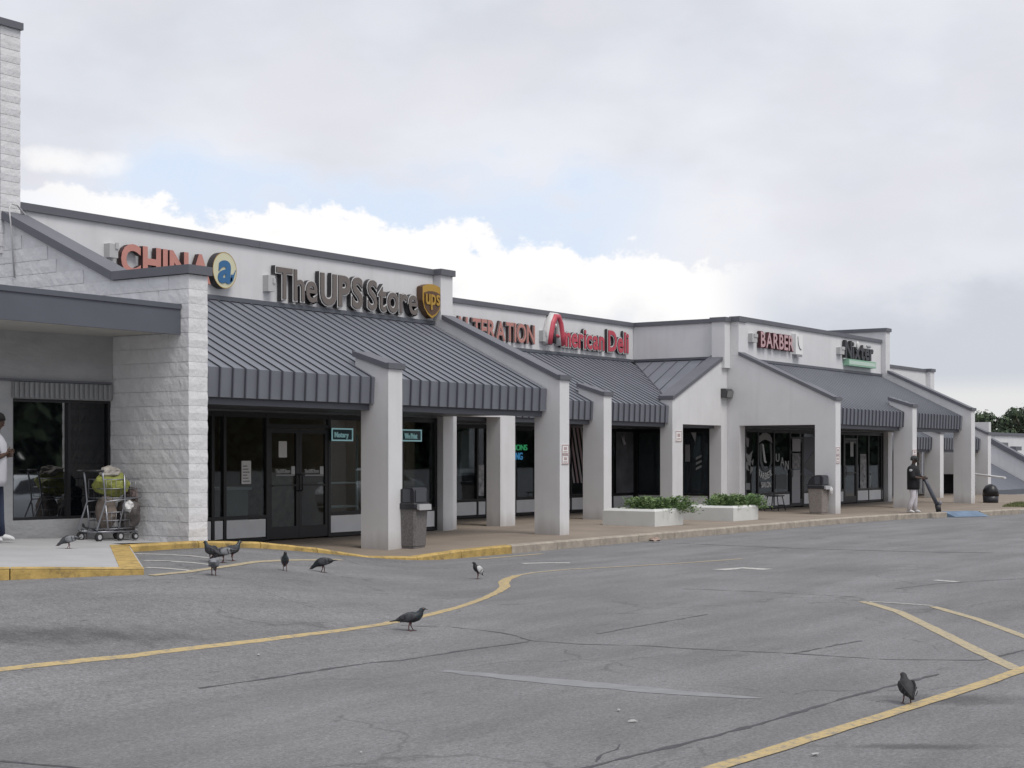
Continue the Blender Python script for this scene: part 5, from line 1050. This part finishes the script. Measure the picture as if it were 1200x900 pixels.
# ------------------------------------------------------------------ far end of the strip
far = thing('grey_shed', 'low grey-roofed white building stepping down beyond the far island', 'building', (90,24,-2))
b = MB(); b.box(68, 130, 28.6, 29, -3, 3.02); b.build('parapet_wall', WALL, far); b = MB(); b.box(67.9, 130, 28.5, 29.1, 3.02, 3.18); b.build('coping', COPE, far)
A0, A1 = atX(1160, 519, 84), atX(1215, 549.5, 84)
b = MB(); b.prism([(84,A0.y,A0.z),(84,A1.y,A1.z),(84,A1.y,-3),(84,A0.y,-3)], (.4,0,0)); f = b.build('fin_wall', WALL, far); b = MB(); b.prism([(83.9,A0.y,A0.z),(83.9,A1.y,A1.z),(83.9,A1.y,A1.z+.28),(83.9,A0.y,A0.z+.28)], (.6,0,0)); b.build('coping', COPE, f)
b = MB(); b.prism([(70,A0.y+1,A0.z-.5),(70,A1.y,A1.z-1.0),(70,A1.y,A1.z-1.9),(70,A0.y+1,A0.z-1.9)], (13.95,0,0)); b.build('awning', FASC, far)  # fascia grey in place of roof metal: the awning's shade put into its colour
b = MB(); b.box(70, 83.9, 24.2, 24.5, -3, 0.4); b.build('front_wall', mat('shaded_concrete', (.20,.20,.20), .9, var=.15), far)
for k, px in enumerate((1176, 1192)):
    p = atY(px, 521+k*4.5, 28.3); t = thing('roof_vent', ['nearer','farther'][k]+' small dark roof vent on the white wall beyond', 'vent', tuple(p)); b = MB(); b.box(p.x-.6,p.x+.6,p.y-.1,p.y+.25,p.z-.12,p.z+.12); b.build('hood', COPE, t); b = MB(); b.tube([(p.x,p.y+.1,p.z-.3),(p.x,p.y+.1,p.z-.12)], .12, 8); b.build('neck', COPE, t)
t = thing('handrail', 'pale horizontal handrail between the last fins', 'handrail', (57,16.6,.1)); p, q = atX(1141,555.5,57), atX(1178,560,53); b = MB(); b.tube([p, q], .035, 8); b.build('rail', WHITE, t); b = MB(); b.tube([Vector((p.x,p.y,.0)), p], .04, 6); b.build('post', WHITE, t); 
# trees
BARK = mat('bark', (.06,.045,.035), .95, var=.3); LEAF = [mat('dark_leaf', (.030,.046,.028), .9, var=.4, vscale=.8), mat('mid_leaf', (.050,.074,.040), .9, var=.4, vscale=.8), mat('light_leaf', (.075,.10,.055), .9, var=.35, vscale=.8)]
def tree(label, x, y, h, r, seed):
    rnd = random.Random(seed); t = thing('tree', label, 'tree', (x,y,0), 'trees beyond the strip'); b = MB(); b.tube([(x,y,-1),(x+.1,y,h*.3),(x-.1,y+.2,h*.6),(x,y,h*.85)], [r*.10,r*.08,r*.05,r*.02], 8)
    cl = []
    for i in range(38):
        a = rnd.uniform(0,6.283); el = rnd.uniform(-.9,1.4); q = rnd.uniform(.45,1.0); c = Vector((x+math.cos(a)*math.cos(el)*r*q, y+math.sin(a)*math.cos(el)*r*q, h*.58+math.sin(el)*h*.36*q)); cl.append((c, rnd.uniform(.14,.28)*r))
        if i % 3 == 0: b.tube([(x,y,h*rnd.uniform(.3,.6)), tuple(c)], [r*.035,r*.012], 5)
    b.build('trunk', BARK, t); b = MB()
    for c, cr in cl:
        for i in range(70):
            d = Vector((rnd.gauss(0,1), rnd.gauss(0,1), rnd.gauss(0,1))).normalized(); p = c+d*cr*rnd.uniform(.55,1.1); s = rnd.uniform(.12,.26); u = d.cross(Vector((rnd.uniform(-1,1), rnd.uniform(-1,1), rnd.uniform(-1,1)))).normalized(); v = d.cross(u); k = rnd.random(); mi = 0 if k < .45 else (1 if k < .82 else 2)
            b.face([p-u*s, p+v*s*.6, p+u*s, p-v*s*.6], mi)
    b.build('crown', LEAF, t)
for k, (px, top, Z, r, l) in enumerate(((1150,490,150,2.6,'low dark tree right behind the end fin'),(1165,482,150,3.3,'rounded dark tree second from the left beyond roofs'),(1184,494,165,3.0,'lower tree in the dip between two rounded crowns'),(1207,470,140,3.9,'tallest dark tree at the right frame edge'),(1230,474,150,4.0,'dark tree just outside the right frame edge'),(1139,500,170,3,'low tree mostly hidden by end fin'))):
    d = ray(px)*Z; tree(l, d.x, d.y, CAMZ+(HOR-top)/FPX*Z, r, 60+k)
b = MB(); rnd = random.Random(5)
for i in range(9000):
    px = rnd.uniform(1120,1300); Z = rnd.uniform(160,190); d = ray(px)*Z; z = rnd.uniform(0, 3.2+noise.noise(Vector((px*.05,0,0)))*.8); s = rnd.uniform(.2,.4); u = Vector((rnd.uniform(-1,1),rnd.uniform(-1,1),rnd.uniform(-1,1))).normalized(); v = u.cross(Vector((rnd.uniform(-1,1),rnd.uniform(-1,1),rnd.uniform(-1,1)))).normalized(); p = Vector((d.x,d.y,z)); b.face([p-u*s, p+v*s*.6, p+u*s, p-v*s*.6], rnd.choice((0,0,1,2)))
struct(b.build('far_wood', LEAF), 'stuff')

# tree belt added out of view across the car park to darken the glass reflections
b = MB(); rnd = random.Random(9)
for i in range(34000):
    k = rnd.random(); x = -60+k*420; y = -70-30*math.sin(k*3.1)+rnd.uniform(-6,6); hh = 10+2.5*noise.noise(Vector((x*.06,3,0)))+1.5*noise.noise(Vector((x*.21,1,0))); z = hh*rnd.random()**.8-.3; q = rnd.uniform(.6,1.3)
    u = Vector((rnd.uniform(-1,1),rnd.uniform(-.6,.6),rnd.uniform(-1,1))).normalized(); v = u.cross(Vector((rnd.uniform(-1,1),rnd.uniform(-1,1),rnd.uniform(-1,1)))).normalized(); p = Vector((x,y,z)); b.face([p-u*q, p+v*q*.7, p+u*q, p-v*q*.7], rnd.choice((0,0,1,2)))
struct(b.build('far_wood', LEAF), 'stuff')
